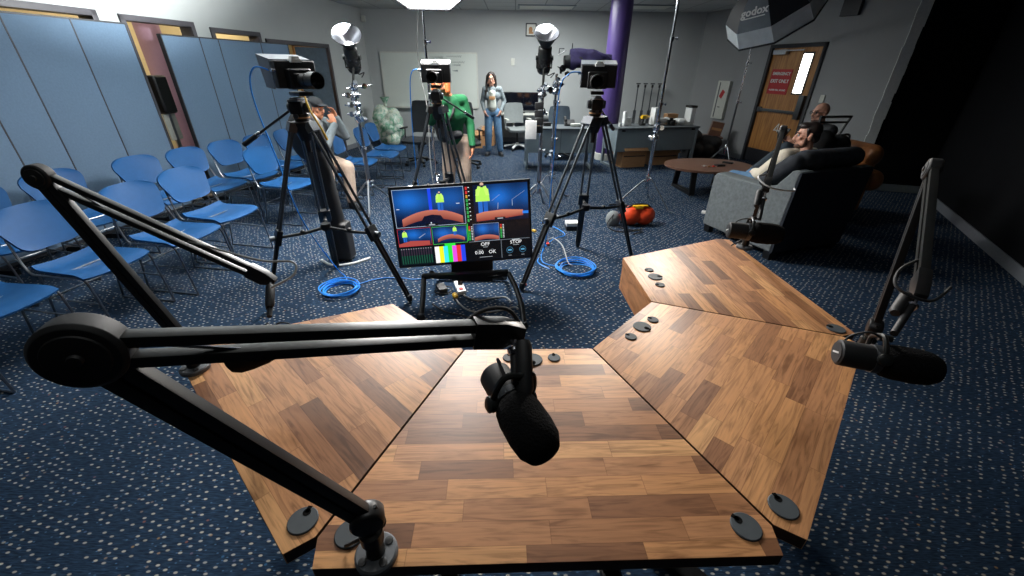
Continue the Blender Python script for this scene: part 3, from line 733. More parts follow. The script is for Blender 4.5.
def studio_camera(label, c, z, rz):
    t = thing('studio_camera', label, 'camera', (c[0], c[1], z), rz, 'studio cameras on tripods')
    MB().box((0, .07, .125), (.275, .05, .16)).build('screen_housing', 'black_matte', t, bevel=.012, seg=3)
    MB().box((-.01, .02, .10), (.15, .07, .12)).box((-.01, -.005, .09), (.11, .05, .09)).build('front_body', 'black', t, bevel=.015, seg=3)
    MB().lathe([(.036, .02), (.036, .05), (.041, .052), (.041, .1), (.038, .102), (.038, .12), (.05, .13), (.05, .20), (.045, .20), (.038, .13)], 32, (-.02, 0, .095), (0, -1, 0)).build('lens', 'black', t)
    MB().lathe([(.037, .128), (.03, .135), (0.001, .138)], 28, (-.02, 0, .095), (0, -1, 0)).build('lens_glass', 'lens', t)
    mb = MB(); mb.mat(0)
    w = .14
    mb.add([(-w, .095, .212), (w, .095, .212), (w*1.0, .24, .242), (-w*1.0, .24, .242), (-w, .095, .206), (w, .095, .206), (w, .24, .236), (-w, .24, .236)], [(0, 1, 2, 3), (7, 6, 5, 4), (0, 4, 5, 1), (1, 5, 6, 2), (2, 6, 7, 3), (3, 7, 4, 0)])
    for s in (-1, 1):
        x = s*w
        mb.add([(x, .095, .212), (x, .24, .240), (x, .20, .05), (x, .095, .04), (x-s*.005, .095, .212), (x-s*.005, .24, .240), (x-s*.005, .20, .05), (x-s*.005, .095, .04)], [(0, 1, 2, 3), (7, 6, 5, 4), (0, 4, 5, 1), (1, 5, 6, 2), (2, 6, 7, 3), (3, 7, 4, 0)])
    mb.build('sun_hood', 'soft_grey', t)
    MB().box((-.0, .045, .205), (.07, .05, .022)).box((0, .045, .222), (.05, .04, .018)).build('top_mount', 'white', t, bevel=.005)
    MB().box((-.0, .05, .012), (.1, .12, .024)).build('base_plate', 'black', t, bevel=.003)
    MB().lathe([(.012, 0), (.012, .025)], 14, (-.137, .06, .15), (-1, 0, 0)).build('cable_socket', 'chrome', t)
    return t

tripod('black tripod in front of the chairs, leftmost of the three', (-1.45, 2.96), [(-.828, 2.811), (-1.658, 3.421), (-1.87, 2.64)], pan=(-.33, -.02))
studio_camera('black studio camera on the leftmost tripod, turned to the right', (-1.39, 2.96), 1.50, .98)
tripod('black tripod in the middle, standing behind the monitor', (-.76, 4.33), [(-.37, 4.1), (-.72, 4.86), (-1.2, 4.17)], pan=(.25, .3))
studio_camera('black studio camera in the middle with a bright white hood top', (-.755, 4.33), 1.50, .1)
tripod('black tripod between the monitor and the orange sandbag, rightmost of the three', (.655, 3.53), [(.086, 3.036), (1.191, 3.686), (.695, 3.99)], pan=(.2, .33))
studio_camera('black studio camera on the rightmost tripod, in front of the purple column', (.655, 3.53), 1.50, -.12)
# blue cables from cameras to the floor, coils
def cable(label, pts, r=.005, mat='blue_cable', n=8, group=None, name='video_cable'):
    return tag(MB().tube(spline(pts, n), r, 8).build(name, mat), label, 'cable', group)
cable('bright blue cable looping down from the leftmost camera beside its tripod', [(-1.56, 2.92, 1.645), (-1.66, 2.9, 1.66), (-1.74, 2.95, 1.5), (-1.72, 3.0, 1.1), (-1.67, 3.05, .6), (-1.56, 3.2, .12), (-1.52, 3.25, .008), (-1.46, 3.15, .006)])
cable('bright blue cable hanging down from the middle camera', [(-.895, 4.37, 1.655), (-.99, 4.38, 1.63), (-1.03, 4.4, 1.4), (-1.05, 4.42, .8), (-1.03, 4.4, .1), (-1.0, 4.35, .008), (-.9, 4.2, .006), (-.8, 3.6, .006)])
cable('bright blue cable hanging down from the rightmost camera', [(.515, 3.56, 1.655), (.42, 3.56, 1.64), (.36, 3.6, 1.5), (.35, 3.65, .9), (.33, 3.72, .2), (.3, 3.8, .008), (.25, 3.6, .006), (.35, 3.45, .006)])
def coil(label, c, R, n=6):
    t = MB()
    rr = random.Random(int(R*1000))
    for k in range(n):
        a0 = rr.random()*6; ex = 1+.08*rr.random(); ro = R*(.86+.05*k); ox, oy = rr.uniform(-.02, .02), rr.uniform(-.02, .02)
        t.tube([(c[0]+ox+ro*ex*math.cos(2*PI*i/40), c[1]+oy+ro*math.sin(2*PI*i/40), .008+.007*k+.004*math.sin(3*i*2*PI/40+a0)) for i in range(40)], .0055, 6, True)
    return tag(t.build('cable_coil', 'blue_cable'), label, 'cable coil')
coil('coil of bright blue cable on the carpet by the left tripod', (-1.455, 2.98), .135)
coil('coil of bright blue cable on the carpet by the right tripod', (.60, 3.44), .165)
cable('blue cable running across the carpet from the left coil towards the monitor', [(-1.36, 3.08, .006), (-1.2, 3.2, .006), (-1.0, 3.22, .006), (-.85, 3.2, .006), (-.6, 3.3, .006)])
cable('blue cable wandering over the carpet from the right coil past the tripod foot', [(.45, 3.5, .006), (.3, 3.6, .006), (.32, 3.9, .006), (.45, 4.2, .006), (.6, 4.35, .006), (.5, 4.6, .006), (.35, 4.75, .006)])
cable('grey cable arching beside the right cable coil', [(.36, 4.1, .006), (.42, 3.95, .12), (.5, 3.75, .12), (.54, 3.55, .03), (.56, 3.45, .05)], .006, 'grey_cable')

# ------------------------------------------------------------------ monitor with the multi-view picture
MW, MH = 1.075, .628
mr = V((1.05, .14, .045)).normalized(); mu = V((0.0, .17, .985)); mu = (mu-mr*mu.dot(mr)).normalized(); mn = mr.cross(mu)   # mn faces the desk
if mn.y > 0: mn = -mn
MC = V((-.385, 3.0, .6))
mon = thing('monitor', 'large flat monitor on a low floor stand showing a multi-view of camera pictures', 'monitor', (MC.x, MC.y, .25))
mo = mon.location.copy(); RM = Matrix((mr, -mn, mu)).transposed()
MB().box(MC-mo-mn*.022, (MW, .04, MH), RM).build('bezel', 'black', mon, bevel=.004)
MB().box(MC-mo-mn*.05, (MW*.7, .04, MH*.7), RM).build('rear_housing', 'black_matte', mon, bevel=.01)

class Screen:
    def __init__(s): s.v = []; s.f = []; s.c = []; s.k = 0
    def P(s, u, v, lay): return MC-mo+mr*((u-.5)*(MW-.024))+mu*((.5-v)*(MH-.024))+mn*(.0004*lay)
    def poly(s, uv, cols, lay):
        o = len(s.v); s.v += [s.P(u, v, lay) for u, v in uv]; s.f.append(list(range(o, o+len(uv))))
        if not isinstance(cols[0], (tuple, list)): cols = [cols]*len(uv)
        s.c += [(lin(a), lin(b), lin(c), 1) for a, b, c in cols]
    def rect(s, u0, v0, u1, v1, col, lay): s.poly([(u0, v0), (u1, v0), (u1, v1), (u0, v1)], col, lay)
    def grad(s, u0, v0, u1, v1, fn, lay, n=10):
        for i in range(n):
            for j in range(n):
                a, b, c, d = i/n, j/n, (i+1)/n, (j+1)/n
                s.poly([(u0+(u1-u0)*x, v0+(v1-v0)*y) for x, y in ((a, b), (c, b), (c, d), (a, d))], [fn(x, y) for x, y in ((a, b), (c, b), (c, d), (a, d))], lay)
    def disc(s, u, v, r, col, lay, n=24):
        s.poly([(u+r*math.cos(2*PI*i/n), v+r*MW/MH*math.sin(2*PI*i/n)) for i in range(n)], col, lay)
    def text(s, tx, u, v, size, col, lay):
        vs, fs = text_geo(tx, size/MW)
        for f_ in fs:
            o = len(s.v); s.v += [s.P(u+vs[i].x, v-vs[i].y*MW/MH, lay) for i in f_]; s.f.append(list(range(o, o+len(f_)))); s.c += [(lin(col[0]), lin(col[1]), lin(col[2]), 1)]*len(f_)
    def build(s):
        me = bpy.data.meshes.new('screen_picture'); me.from_pydata(s.v, [], s.f)
        at = me.color_attributes.new('picture', 'FLOAT_COLOR', 'CORNER')
        for i, c in enumerate(s.c): at.data[i].color = c
        t = NT('lit_screen_picture'); a = t.n('ShaderNodeAttribute', attribute_name='picture')
        t.l(a.outputs['Color'], t.p.inputs['Emission Color']); t.p.inputs['Emission Strength'].default_value = 1.15; t.p.inputs['Base Color'].default_value = (.01, .01, .012, 1); t.p.inputs['Roughness'].default_value = .25
        me.materials.append(t.m); o = bpy.data.objects.new('screen_picture', me); COL.objects.link(o); o.parent = mon
S = Screen(); S.rect(0, 0, 1, 1, (8, 10, 16), 1)
def blue(cx, cy, k=1.):
    def f_(x, y):
        d = math.exp(-(((x-cx)/.3)**2+((y-cy)/.38)**2))+.75*math.exp(-(((x-(cx+.62))/.3)**2+((y-cy)/.4)**2))
        return (int(8+22*d*k), int(14+92*d*k), int(34+165*min(1, d)*k))
    return f_
def arc(u0, u1, vt, vb, sag, lay, c1=(190, 112, 94), c2=(130, 62, 54)):
    n = 12; top = []; bot = []
    for i in range(n+1):
        x = i/n; e = 1-(2*x-1)**2; u = u0+(u1-u0)*x; top.append((u, vt+sag*(1-e))); bot.append((u, vb+sag*(.75-e)*.8+sag*.2))
    for i in range(n): S.poly([top[i], top[i+1], bot[i+1], bot[i]], [c1, c1, c2, c2], lay)
def hiviz(u, v, h, lay):
    w = h*.20
    S.rect(u-w*.42, v-h*.45, u-w*.04, v, (36, 104, 196), lay); S.rect(u+w*.04, v-h*.45, u+w*.42, v, (30, 92, 180), lay)
    S.poly([(u-w*.62, v-h*.42), (u+w*.62, v-h*.42), (u+w*.55, v-h*.78), (u+w*.2, v-h*.84), (u-w*.2, v-h*.84), (u-w*.55, v-h*.78)], (176, 236, 92), lay+1)
    S.poly([(u-w*.62, v-h*.6), (u-w*.3, v-h*.6), (u-w*.1, v-h*.86), (u-w*.35, v-h*.88)], (196, 244, 110), lay+2)
    S.poly([(u+w*.62, v-h*.6), (u+w*.3, v-h*.6), (u+w*.1, v-h*.86), (u+w*.35, v-h*.88)], (196, 244, 110), lay+2)
    S.disc(u, v-h*.93, w*.16, (206, 172, 150), lay+2); S.rect(u-w*.16, v-h*.9, u+w*.16, v-h*.87, (24, 24, 30), lay+3)
def frame(u0, v0, u1, v1, col, lay, w=.003):
    for a in ((u0, v0, u1, v0+w*1.7), (u0, v1-w*1.7, u1, v1), (u0, v0, u0+w, v1), (u1-w, v0, u1, v1)): S.rect(*a, col, lay)
# large left picture
S.grad(.012, .015, .520, .490, blue(.2, .3), 2, 14); S.rect(.262, .02, .285, .30, (30, 70, 230), 3)
arc(.06, .50, .285, .40, .10, 4); S.poly([(.19, .44), (.22, .36), (.28, .345), (.34, .36), (.37, .44)], (10, 16, 40), 5)
hiviz(.345, .30, .24, 6); frame(.012, .015, .520, .490, (170, 190, 215), 7)
for a in ((.03, .25, .05, .258), (.46, .22, .485, .228), (.262, .44, .27, .46)): S.rect(*a, (210, 220, 235), 8)
S.rect(.225, .455, .315, .488, (14, 16, 24), 8); S.rect(.248, .466, .292, .478, (170, 176, 186), 9)
# large right picture
S.grad(.588, .015, .990, .480, blue(.45, .35), 2, 14); hiviz(.655, .40, .42, 4)
S.poly([(.60, .38), (.66, .355), (.80, .34), (.95, .36), (.95, .43), (.80, .455), (.60, .475)], [(198, 124, 100)]*4+[(140, 58, 50)]*3, 8); S.rect(.945, .375, .99, .41, (36, 120, 220), 8)
for a, b in (((.72, .22), (.78, .15)), ((.87, .30), (.87, .22)), ((.87, .22), (.965, .12)), ((.76, .33), (.765, .25))): S.poly([a, (a[0]+.004, a[1]), (b[0]+.004, b[1]), b], (150, 165, 190), 9)
S.rect(.735, .435, .815, .468, (14, 16, 24), 9); S.rect(.755, .446, .797, .457, (170, 176, 186), 10)
def vu(u, v0, v1, lay=3):
    n = 9
    for k in range(n):
        c = (196, 50, 50) if k < 2 else (200, 150, 50) if k < 3 else (50, 160, 80)
        a, b = v0+(v1-v0)*k/n, v0+(v1-v0)*(k+.75)/n
        S.rect(u, a, u+.014, b, c, lay); S.rect(u+.02, a+.004, u+.03, a+.014, (210, 215, 220), lay)
vu(.532, .03, .485); S.rect(.524, .49, .530, .72, (40, 190, 70), 3); vu(.533, .53, .72)
vu(.77, .53, .715)
# small pictures
S.grad(.012, .505, .255, .735, blue(.45, .35), 2, 8); hiviz(.062, .675, .15, 4); S.poly([(.012, .70), (.1, .665), (.24, .675), (.24, .73), (.012, .735)], [(168, 72, 66)]*5, 8)
S.poly([(.16, .63), (.21, .58), (.214, .583), (.165, .635)], (150, 165, 190), 5); frame(.012, .505, .255, .735, (200, 60, 70), 9, .002)
S.grad(.262, .505, .520, .735, blue(.3, .4), 2, 8); arc(.30, .50, .615, .67, .05, 4); hiviz(.43, .63, .12, 6); frame(.262, .505, .520, .735, (70, 190, 80), 9, .003)
S.grad(.568, .505, .762, .735, blue(.35, .3), 2, 8); arc(.575, .757, .655, .71, .03, 4); frame(.568, .505, .762, .735, (150, 160, 175), 9, .002)
S.rect(.79, .505, .99, .735, (12, 14, 20), 2)
# audio meters, colour bars, status panels
S.rect(.012, .75, .255, .985, (10, 22, 26), 2)
for k in range(13):
    u = .02+k*.018; S.rect(u, .775, u+.009, .86, (52, 40, 56), 3); S.rect(u, .86, u+.009, .97, (26, 74, 56), 3); S.rect(u, .765, u+.008, .775, (150, 150, 160), 3)
for k, c in enumerate(((245, 245, 245), (236, 236, 40), (60, 226, 236), (40, 226, 60), (226, 80, 226), (226, 50, 56), (40, 70, 226))):
    S.rect(.268+k*.0325, .765, .268+(k+1)*.0325, .985, c, 3)
S.rect(.345, .735, .425, .765, (40, 226, 60), 4)
S.rect(.535, .745, .768, .985, (10, 12, 16), 2); S.rect(.776, .745, .99, .985, (10, 12, 16), 2)
S.text('OFF', .65, .782, .042, (240, 242, 245), 4); S.rect(.632, .815, .668, .823, (150, 155, 160), 4)
S.text('0.00', .60, .89, .042, (240, 242, 245), 4); S.text('OK', .70, .89, .042, (240, 242, 245), 4); S.rect(.60, .95, .70, .957, (150, 155, 160), 4)
S.rect(.585, .852, .625, .858, (120, 125, 130), 4); S.rect(.69, .852, .71, .858, (120, 125, 130), 4)
S.text('STOP', .885, .782, .04, (240, 242, 245), 4); S.rect(.855, .742, .915, .752, (200, 205, 210), 4); S.rect(.862, .815, .908, .822, (150, 155, 160), 4)
for u in (.835, .935): S.disc(u, .885, .026, (70, 120, 150), 4); S.disc(u, .885, .023, (14, 24, 34), 5); S.rect(u-.014, .875, u+.014, .895, (90, 160, 200), 6); S.rect(u-.012, .955, u+.012, .962, (150, 155, 160), 4)
for a in ((.528, .735, .992, .741), (.77, .745, .774, .985)): S.rect(*a, (110, 120, 130), 4)
S.build()
# floor stand of the monitor
st = thing('monitor_stand', 'low black angled metal floor stand under the monitor', 'stand', (-.3, 2.75, 0)); so = st.location.copy()
L_ = lambda *p: V(p)-so
MB().box(L_(-.33, 2.985, .24), (.34, .03, .24), basis((0, 1, -.15))).build('mount_plate', 'black', st, bevel=.004)
mb = MB()
mb.beam(L_(-.72, 2.86, .21), L_(-.03, 2.9, .24), .045, .03)
mb.build('top_bar', 'black', st, bevel=.004)
for nm, pts in (('left', [(-.705, 2.86, .2), (-.69, 2.70, .11), (-.685, 2.57, .03)]), ('right', [(-.03, 2.9, .23), (.03, 2.76, .17), (.075, 2.6, .10), (.09, 2.47, .03)])):
    MB().tube([L_(*p) for p in spline(pts, 5)], .021, 10).build('leg', 'black', st)
MB().tube([L_(-.66, 2.95, .2), L_(-.66, 3.2, .03)], .02).tube([L_(-.06, 2.98, .2), L_(-.06, 3.2, .03)], .02).beam(L_(-.66, 3.2, .03), L_(-.06, 3.2, .03), .03, .03).build('rear_frame', 'black', st)
MB().beam(L_(-.2, 2.96, .15), L_(-.2, 3.0, .38), .03, .02).beam(L_(-.2, 2.96, .16), L_(-.04, 2.93, .2), .03, .02).build('bracket', 'black', st)
for x, y in ((-.685, 2.555), (.09, 2.465)): MB().lathe([(.03, 0), (.032, .02), (.02, .05)], 14, L_(x, y, 0)).build('foot', 'rubber', st)
t = thing('power_strip', 'white power strip with a red switch on the carpet under the monitor', 'power strip', (-.45, 3.04, 0), .3)
MB().box((0, 0, .02), (.07, .22, .035)).build('housing', 'white', t, bevel=.006); MB().box((0, -.07, .04), (.03, .03, .01)).build('switch', 'red', t)
MB().box((.01, .03, .05), (.04, .04, .05)).build('plug', 'black_matte', t, bevel=.006)
cable('grey cable with a yellow plug running over the carpet below the monitor', [(-.46, 2.86, .012), (-.42, 2.78, .006), (-.33, 2.68, .006), (-.2, 2.66, .006), (-.06, 2.70, .006), (.02, 2.72, .02), (.05, 2.68, .03)], .0065, 'grey_cable', name='power_cable')
bpy.data.objects['power_cable'].location = (0, 0, 0)
MB().lathe([(.016, -.03), (.022, -.01), (.022, .02), (.014, .03)], 14, (-.468, 2.885, .022), (-.3, .7, 0)).build('yellow_plug', 'yellow', bpy.data.objects['power_cable'], label='yellow plug')
cable('pale cable curving from the power strip to the right stand leg', [(-.43, 2.97, .02), (-.38, 2.9, .006), (-.27, 2.84, .006), (-.16, 2.88, .006), (-.06, 2.9, .006), (.0, 2.82, .006)], .006, 'grey_cable', name='power_cable')
cable('thin black cable on the carpet by the left monitor stand leg', [(-.64, 2.78, .006), (-.52, 2.66, .006), (-.36, 2.6, .006), (-.2, 2.54, .006)], .005, 'black_matte', name='power_cable')
t = thing('power_adapter', 'black adapter lump with a coiled lead under the monitor, left', 'adapter', (-.6, 3.0, 0)); MB().box((0, 0, .025), (.07, .12, .05), Matrix.Rotation(.5, 3, 'Z')).build('housing', 'black_matte', t, bevel=.01)
MB().tube(spline([(.02, .04, .03), (.09, .02, .02), (.05, -.06, .01), (-.05, -.05, .02), (.02, .02, .05)], 6), .005).build('lead', 'black_matte', t)
for k, (x, y, m, lb) in enumerate(((.1, 3.12, 'red_soft', 'small red tape scrap on the carpet right of the monitor'), (.38, 4.05, 'red_soft', 'small pink-red tag on the floor behind the right tripod leg'), (.25, 4.45, 'yellow', 'small yellow tag on the floor among the blue cables'))):
    tag(MB().box((0, 0, .012), (.05, .03, .022)).build('cable_tag', m, loc=(x, y, 0), rz=.4+k, bevel=.004), lb, 'tag')

# ------------------------------------------------------------------ stands, studio lights, softboxes
def c_stand(label, c, h, rot=0., arm=None, col='chrome', spread=.42, k_=1.):
    t = thing('light_stand', label, 'light stand', (c[0], c[1], 0), rot)
    for k in range(3):
        a = k*2*PI/3+.4; d = V((math.cos(a), math.sin(a), 0))
        MB().tube(spline([d*.03+V((0, 0, .30+.03*k)), d*.07+V((0, 0, .30+.03*k)), d*spread*.72+V((0, 0, .06)), d*spread*.8+V((0, 0, .02)), d*spread+V((0, 0, .014))], 6), .0125, 8).build('leg', col, t)
    mb = MB().lathe([(.024, .24), (.024, .30), (.03, .31), (.03, .40), (.02, .42)], 16).lathe([(.01, 0), (.014, .05), (.022, .055), (.022, .07)], 12, (0, 0, .36), (.8, .6, 0)); mb.build('base_collar', 'chrome', t)
    mb = MB().tube([(0, 0, .25), (0, 0, h*.52)], .0175*k_, 14); mb.build('column', col, t)
    mb = MB().tube([(0, 0, h*.5), (0, 0, h*.8)], .015*k_, 12).tube([(0, 0, h*.8), (0, 0, h)], .0125*k_, 12); mb.build('riser', 'chrome', t)
    for z in (h*.52, h*.8):
        MB().lathe([(.026, -.03), (.026, .02), (.02, .025)], 14, (0, 0, z)).lathe([(.008, .02), (.008, .05), (.018, .052), (.018, .066)], 12, (0, 0, z), (.7, -.7, 0)).build('riser_clamp', 'chrome', t)
    if arm:
        for z, d in arm:
            mb = MB(); d = V(d); mb.lathe([(.042, -.03), (.046, -.02), (.046, .02), (.042, .03)], 18, (0, 0, z), (d.y, -d.x, .2)); mb.tube([-d*.4+V((0, 0, z)), d+V((0, 0, z))], .010, 10)
            mb.lathe([(.01, .03), (.01, .06), (.024, .065), (.024, .085)], 12, (0, 0, z), (d.y, -d.x, .2)); mb.lathe([(.03, -.022), (.03, .022)], 14, d*.55+V((0, 0, z)), (d.y, -d.x, 0))
            mb.build('grip_head', 'chrome', t)
    return t
def cob(label, top, n, rr, post):
    """top: centre of the reflector opening, n: the way it points"""
    n = V(n).normalized(); top = V(top); t = thing('studio_light', label, 'studio light', post)
    o = V(post); b = top-n*.15-o
    MB().lathe([(.068, -.31), (.075, -.30), (.075, -.02), (.06, 0)], 28, b, n).build('head_body', 'black', t)
    mb = MB()
    for k in range(5): mb.lathe([(.079, -.28+.04*k), (.079, -.26+.04*k)], 28, b, n)
    mb.build('cooling_ribs', 'black_matte', t)
    prof = [(.055, 0), (.062, .02), (rr*.8, .11), (rr, .15), (rr-.006, .153)]
    mb = MB().lathe(prof+[(rr-.008, .15), (rr*.78, .108), (.05, .02)], 36, b, n)
    mb.f = [f_ for f_, m in zip(mb.f, mb.mi)][:-2]; mb.mi = mb.mi[:len(mb.f)]
    mb.build('reflector_shell', 'black', t)
    mb = MB().lathe([(.048, .024), (rr*.77, .110), (rr-.009, .150)], 36, b, n); mb.f = mb.f[:-2]; mb.mi = mb.mi[:-2]; mb.build('reflector_bowl', 'silver', t)
    MB().lathe([(.045, .02), (.045, .026)], 24, b, n).build('led', 'cob', t)
    r = n.cross(V((0, 1, 0))).normalized() if abs(n.y) < .9 else V((1, 0, 0))
    r = V((1, 0, 0)); c = b-n*.14
    MB().tube([c+r*.085, c+r*.085+V((0, 0, -.1)), c-r*.085+V((0, 0, -.1)), c-r*.085], .011).lathe([(.026, 0), (.026, .03)], 14, c+r*.07, r).lathe([(.026, 0), (.026, .03)], 14, c-r*.07, -r).tube([c+V((0, 0, -.1)), (0, 0, 0)], .014).build('yoke', 'satin_black', t)
    MB().tube(spline([b-n*.26, b-n*.3+V((.05, -.03, -.05)), c+V((.12, -.02, -.15)), c+V((.08, 0, -.2))], 6), .006).build('lead', 'black_matte', t)
    return t
c_stand('chrome light stand with clustered clamps behind the leftmost tripod', (-1.87, 5.22), 1.5, .3, [(1.46, (.2, .1, .02)), (1.38, (-.14, -.06, 0)), (1.28, (-.12, -.12, 0)), (1.17, (-.12, .06, .0)), (1.12, (.1, -.1, 0))], 'alu', .42, 1.5)
cob('lit studio light with a silver reflector, pointing up, on the left stand', (-1.80, 5.06, 1.975), (.17, -.66, .73), .16, (-1.87, 5.22, 1.5))
c_stand('chrome light stand carrying the studio light in the middle', (.33, 5.22), 1.5, .9, [(1.46, (.16, -.05, .01)), (1.4, (-.16, -.06, 0)), (1.22, (-.08, -.06, 0))], 'alu', .42, 1.5)
cob('lit studio light with a silver reflector, pointing up, on the middle stand', (.335, 5.06, 2.01), (.0, -.62, .78), .14, (.33, 5.22, 1.5))
c_stand('chrome grip stand just right of the middle light stand', (.53, 5.75), 1.62, .2, [(1.5, (.12, .05, .0)), (1.42, (-.1, .05, 0)), (.62, (.10, -.08, 0))], 'chrome', .36, 1.3)
t = thing('covered_light', 'stage light draped with a dark purple cloth in front of the column', 'stage light', (.58, 5.75, 1.62))
MB().lathe([(.07, 0), (.075, .03), (.075, .2), (.06, .24)], 24, (.03, 0, .13), (.9, 0, .05)).build('lamp_body', 'black_matte', t)
mb = MB()
for s in (-1, 1): mb.box((-.0, 0, .14+s*.085), (.1, .15, .006), Matrix.Rotation(-s*.5, 3, 'Y'))
mb.tube([(.02, -.07, .27), (-.04, -.07, .27), (-.04, -.07, .22)], .006).build('barn_door', 'frame_dark', t)
MB().tube([(0, 0, 0), (0, 0, .06)], .015).lathe([(.04, -.03), (.04, .03)], 16, (.02, 0, .06), (0, 1, 0)).lathe([(.03, -.03), (.03, .03)], 16, (.08, 0, .0), (0, 1, 0)).tube([(.02, 0, .06), (.12, 0, .08)], .013).build('yoke', 'black', t)
def drape(u, v):
    x = .10+.52*u; a = (v-.5)*3.9; r = .10+.02*math.sin(9*u+2)*math.cos(3*v)-.025*max(0, u-.5)*2+.018*math.sin(14*v+5*u)
    cz = .15+.05*u-.06*u*u
    return (x, r*math.sin(a), cz+r*math.cos(a)*(1.05)-(0.05*abs(v-.5)*2)*(1+.4*math.sin(20*u)))
MB().grid(drape, 26, 24, .005).build('cloth_cover', 'purple_cloth', t)
MB().tube([(.12, 0, .24), (.125, .0, .33)], .006).build('antenna', 'black', t)
t = thing('battery_stack', 'stack of small black battery packs clamped on the middle stand', 'battery', (.29, 5.1, 0.98))
mb = MB()
for k in range(4): MB().box((0, 0, .06+.085*k), (.1, .05, .075)).build('battery_pack', 'black_matte', t, bevel=.008)
tag(MB().box((.20, 5.05, 1.04), (.13, .06, .2)).build('white_box', 'white', bevel=.006), 'small white power box hanging on the middle light stand', 'box')

def octabox(name, label, c, n, R, depth, m_in, m_sh, spin, back_r=.12, recess=.05, txt=None, skirt=0.):
    n = V(n).normalized(); c = V(c); t = thing(name, label, 'softbox', c)
    a = n.cross(V((0, 0, 1))).normalized(); b = a.cross(n)
    rim = [a*R*math.cos(spin+k*PI/4)+b*R*math.sin(spin+k*PI/4) for k in range(8)]
    bk = [p*(back_r/R)-n*depth for p in rim]
    for k in range(8):
        j = (k+1) % 8
        mid = lambda p, q, f_: p.lerp(q, f_)*(1+.12*math.sin(PI*f_))+(-n*.0)
        st_ = [[mid(p, q, f_)for f_ in (0, .25, .5, .75, 1)] for p, q in ((rim[k], bk[k]), (rim[j], bk[j]))]
        mb = MB()
        for i in range(4): mb.add([st_[0][i], st_[0][i+1], st_[1][i+1], st_[1][i]], [(0, 1, 2, 3)])
        vs = mb.v; pn = o = mb.build('side_panel', m_sh[k % len(m_sh)], t)
    if skirt:   # pale cloth lip between the shell and the front rim
        for k in range(8): j = (k+1) % 8; MB().add([rim[k], rim[j], rim[j]*1.04+n*skirt, rim[k]*1.04+n*skirt], [(0, 1, 2, 3)]).build('cloth_lip', 'softwhite', t)
    front = [p*(1.04 if skirt else 1)+n*skirt for p in rim]
    MB().tube(front, .012, 8, True).build('rim', 'soft_black', t)
    MB().add([p*.97-n*recess for p in front], [tuple(range(8))]).build('diffuser', m_in, t)
    MB().lathe([(back_r+.01, -.02), (back_r+.01, .02)], 24, -n*depth, n).lathe([(.065, -.26), (.065, 0)], 20, -n*depth, n).build('speed_ring', 'black', t)
    if txt:
        best = None
        for k in range(8):
            j = (k+1) % 8; e = (rim[j]-rim[k]).normalized(); m = (rim[k]+rim[j]+bk[k]+bk[j])/4
            w = ((bk[k]+bk[j])-(rim[k]+rim[j])).normalized(); o_ = e.cross(w)
            if o_.dot(m-(-n*depth*.5)) < 0: o_ = -o_
            sc = o_.dot((V((0, 0, 1.68))-c).normalized())+.25*o_.dot(V((-1, 0, 0)))
            if best is None or sc > best[0]: best = (sc, k, j, e, o_, m)
        sc, k, j, e, o_, m = best
        # the middle of the panel bulges; sit the lettering just clear of it
        pm = ((rim[k]+rim[j])/2).lerp((bk[k]+bk[j])/2, .42)*(1+.12*math.sin(PI*.42))
        if e.x < 0: e = -e
        up = o_.cross(e)
        if up.z < 0: up = -up
        Rt = Matrix((e, -o_, up)).transposed()
        lettering('logo_lettering', txt.lower(), .12, pm+o_*.012, Rt, 'white', t, .001)
        MB().box(pm+o_*.012-up*.062, (.26, .002, .012), Rt).build('logo_underline', 'white', t)
        t['lp'] = k
    return t
octabox('octagonal_softbox', 'glowing white octagonal softbox hanging at the top, above the middle camera', (-.86, 4.6, 2.5), (.03, -.6, -.8), .545, .12, 'key', ['soft_black'], PI/8, .2, .004)
c_stand('bright bare light stand under the glowing softbox, behind the middle camera', (-1.06, 5.55), 2.42, .5, None, 'chrome', .4)
cable('pale cable hanging beside the stand of the glowing softbox', [(-1.07, 5.51, 2.4), (-1.12, 5.49, 2.1), (-1.15, 5.5, 1.7), (-1.09, 5.51, 1.2), (-1.11, 5.52, .6), (-1.09, 5.55, .02)], .006, 'grey_cable', name='power_cable')
octabox('octagonal_softbox', 'dark unlit octagonal softbox with white lettering, top right beside the exit door', (3.14, 6.0, 2.40), (.58, .26, -.77), .52, .34, 'softwhite', ['soft_black', 'soft_grey', 'soft_black', 'soft_grey'], PI/8+.25, .14, .05, 'Godox', .2)
c_stand('thin light stand of the unlit softbox, between the wall case and exit door', (4.1, 8.15), 2.25, .2, None, 'tube_grey', .4)
tag(MB().tube([(4.1, 8.15, 2.22), (3.75, 7.0, 2.62), (2.95, 6.25, 2.70)], .018).build('light_boom', 'tube_grey'), 'grey boom arm holding the unlit softbox from its stand', 'boom arm')
c_stand('tall chrome stand by the orange sandbag, reaching past the top of the photo', (1.84, 5.56), 2.5, .75, [(1.02, (.1, -.06, 0)), (.9, (-.08, .05, 0))], 'chrome', .5, 1.3)
t = thing('studio_light', 'studio light on top of the tall chrome stand, above the photo edge', 'studio light', (1.84, 5.56, 2.5))
MB().lathe([(.06, -.26), (.066, -.25), (.066, 0), (.11, .1)], 24, (0, 0, .1), (-.35, -.75, -.5)).build('head_body', 'black', t)
t = thing('sandbag', 'bright orange sandbag with black straps at the foot of the tall stand', 'sandbag', (1.52, 4.75, 0), .12)
mb = MB()
for s in (-1, 1): mb.ball((s*.09, 0, .115), (.13, .11, .12), None, 20, 12)
mb.box((0, 0, .13), (.24, .14, .18))
remeshed('bag', mb, .012, 'orange', t, 8)
MB().tube(spline([(-.2, .0, .02), (-.14, -.02, .22), (0, -.02, .26), (.14, -.02, .22), (.2, 0, .02)], 6), .012, 8).build('carry_strap', 'black_matte', t)
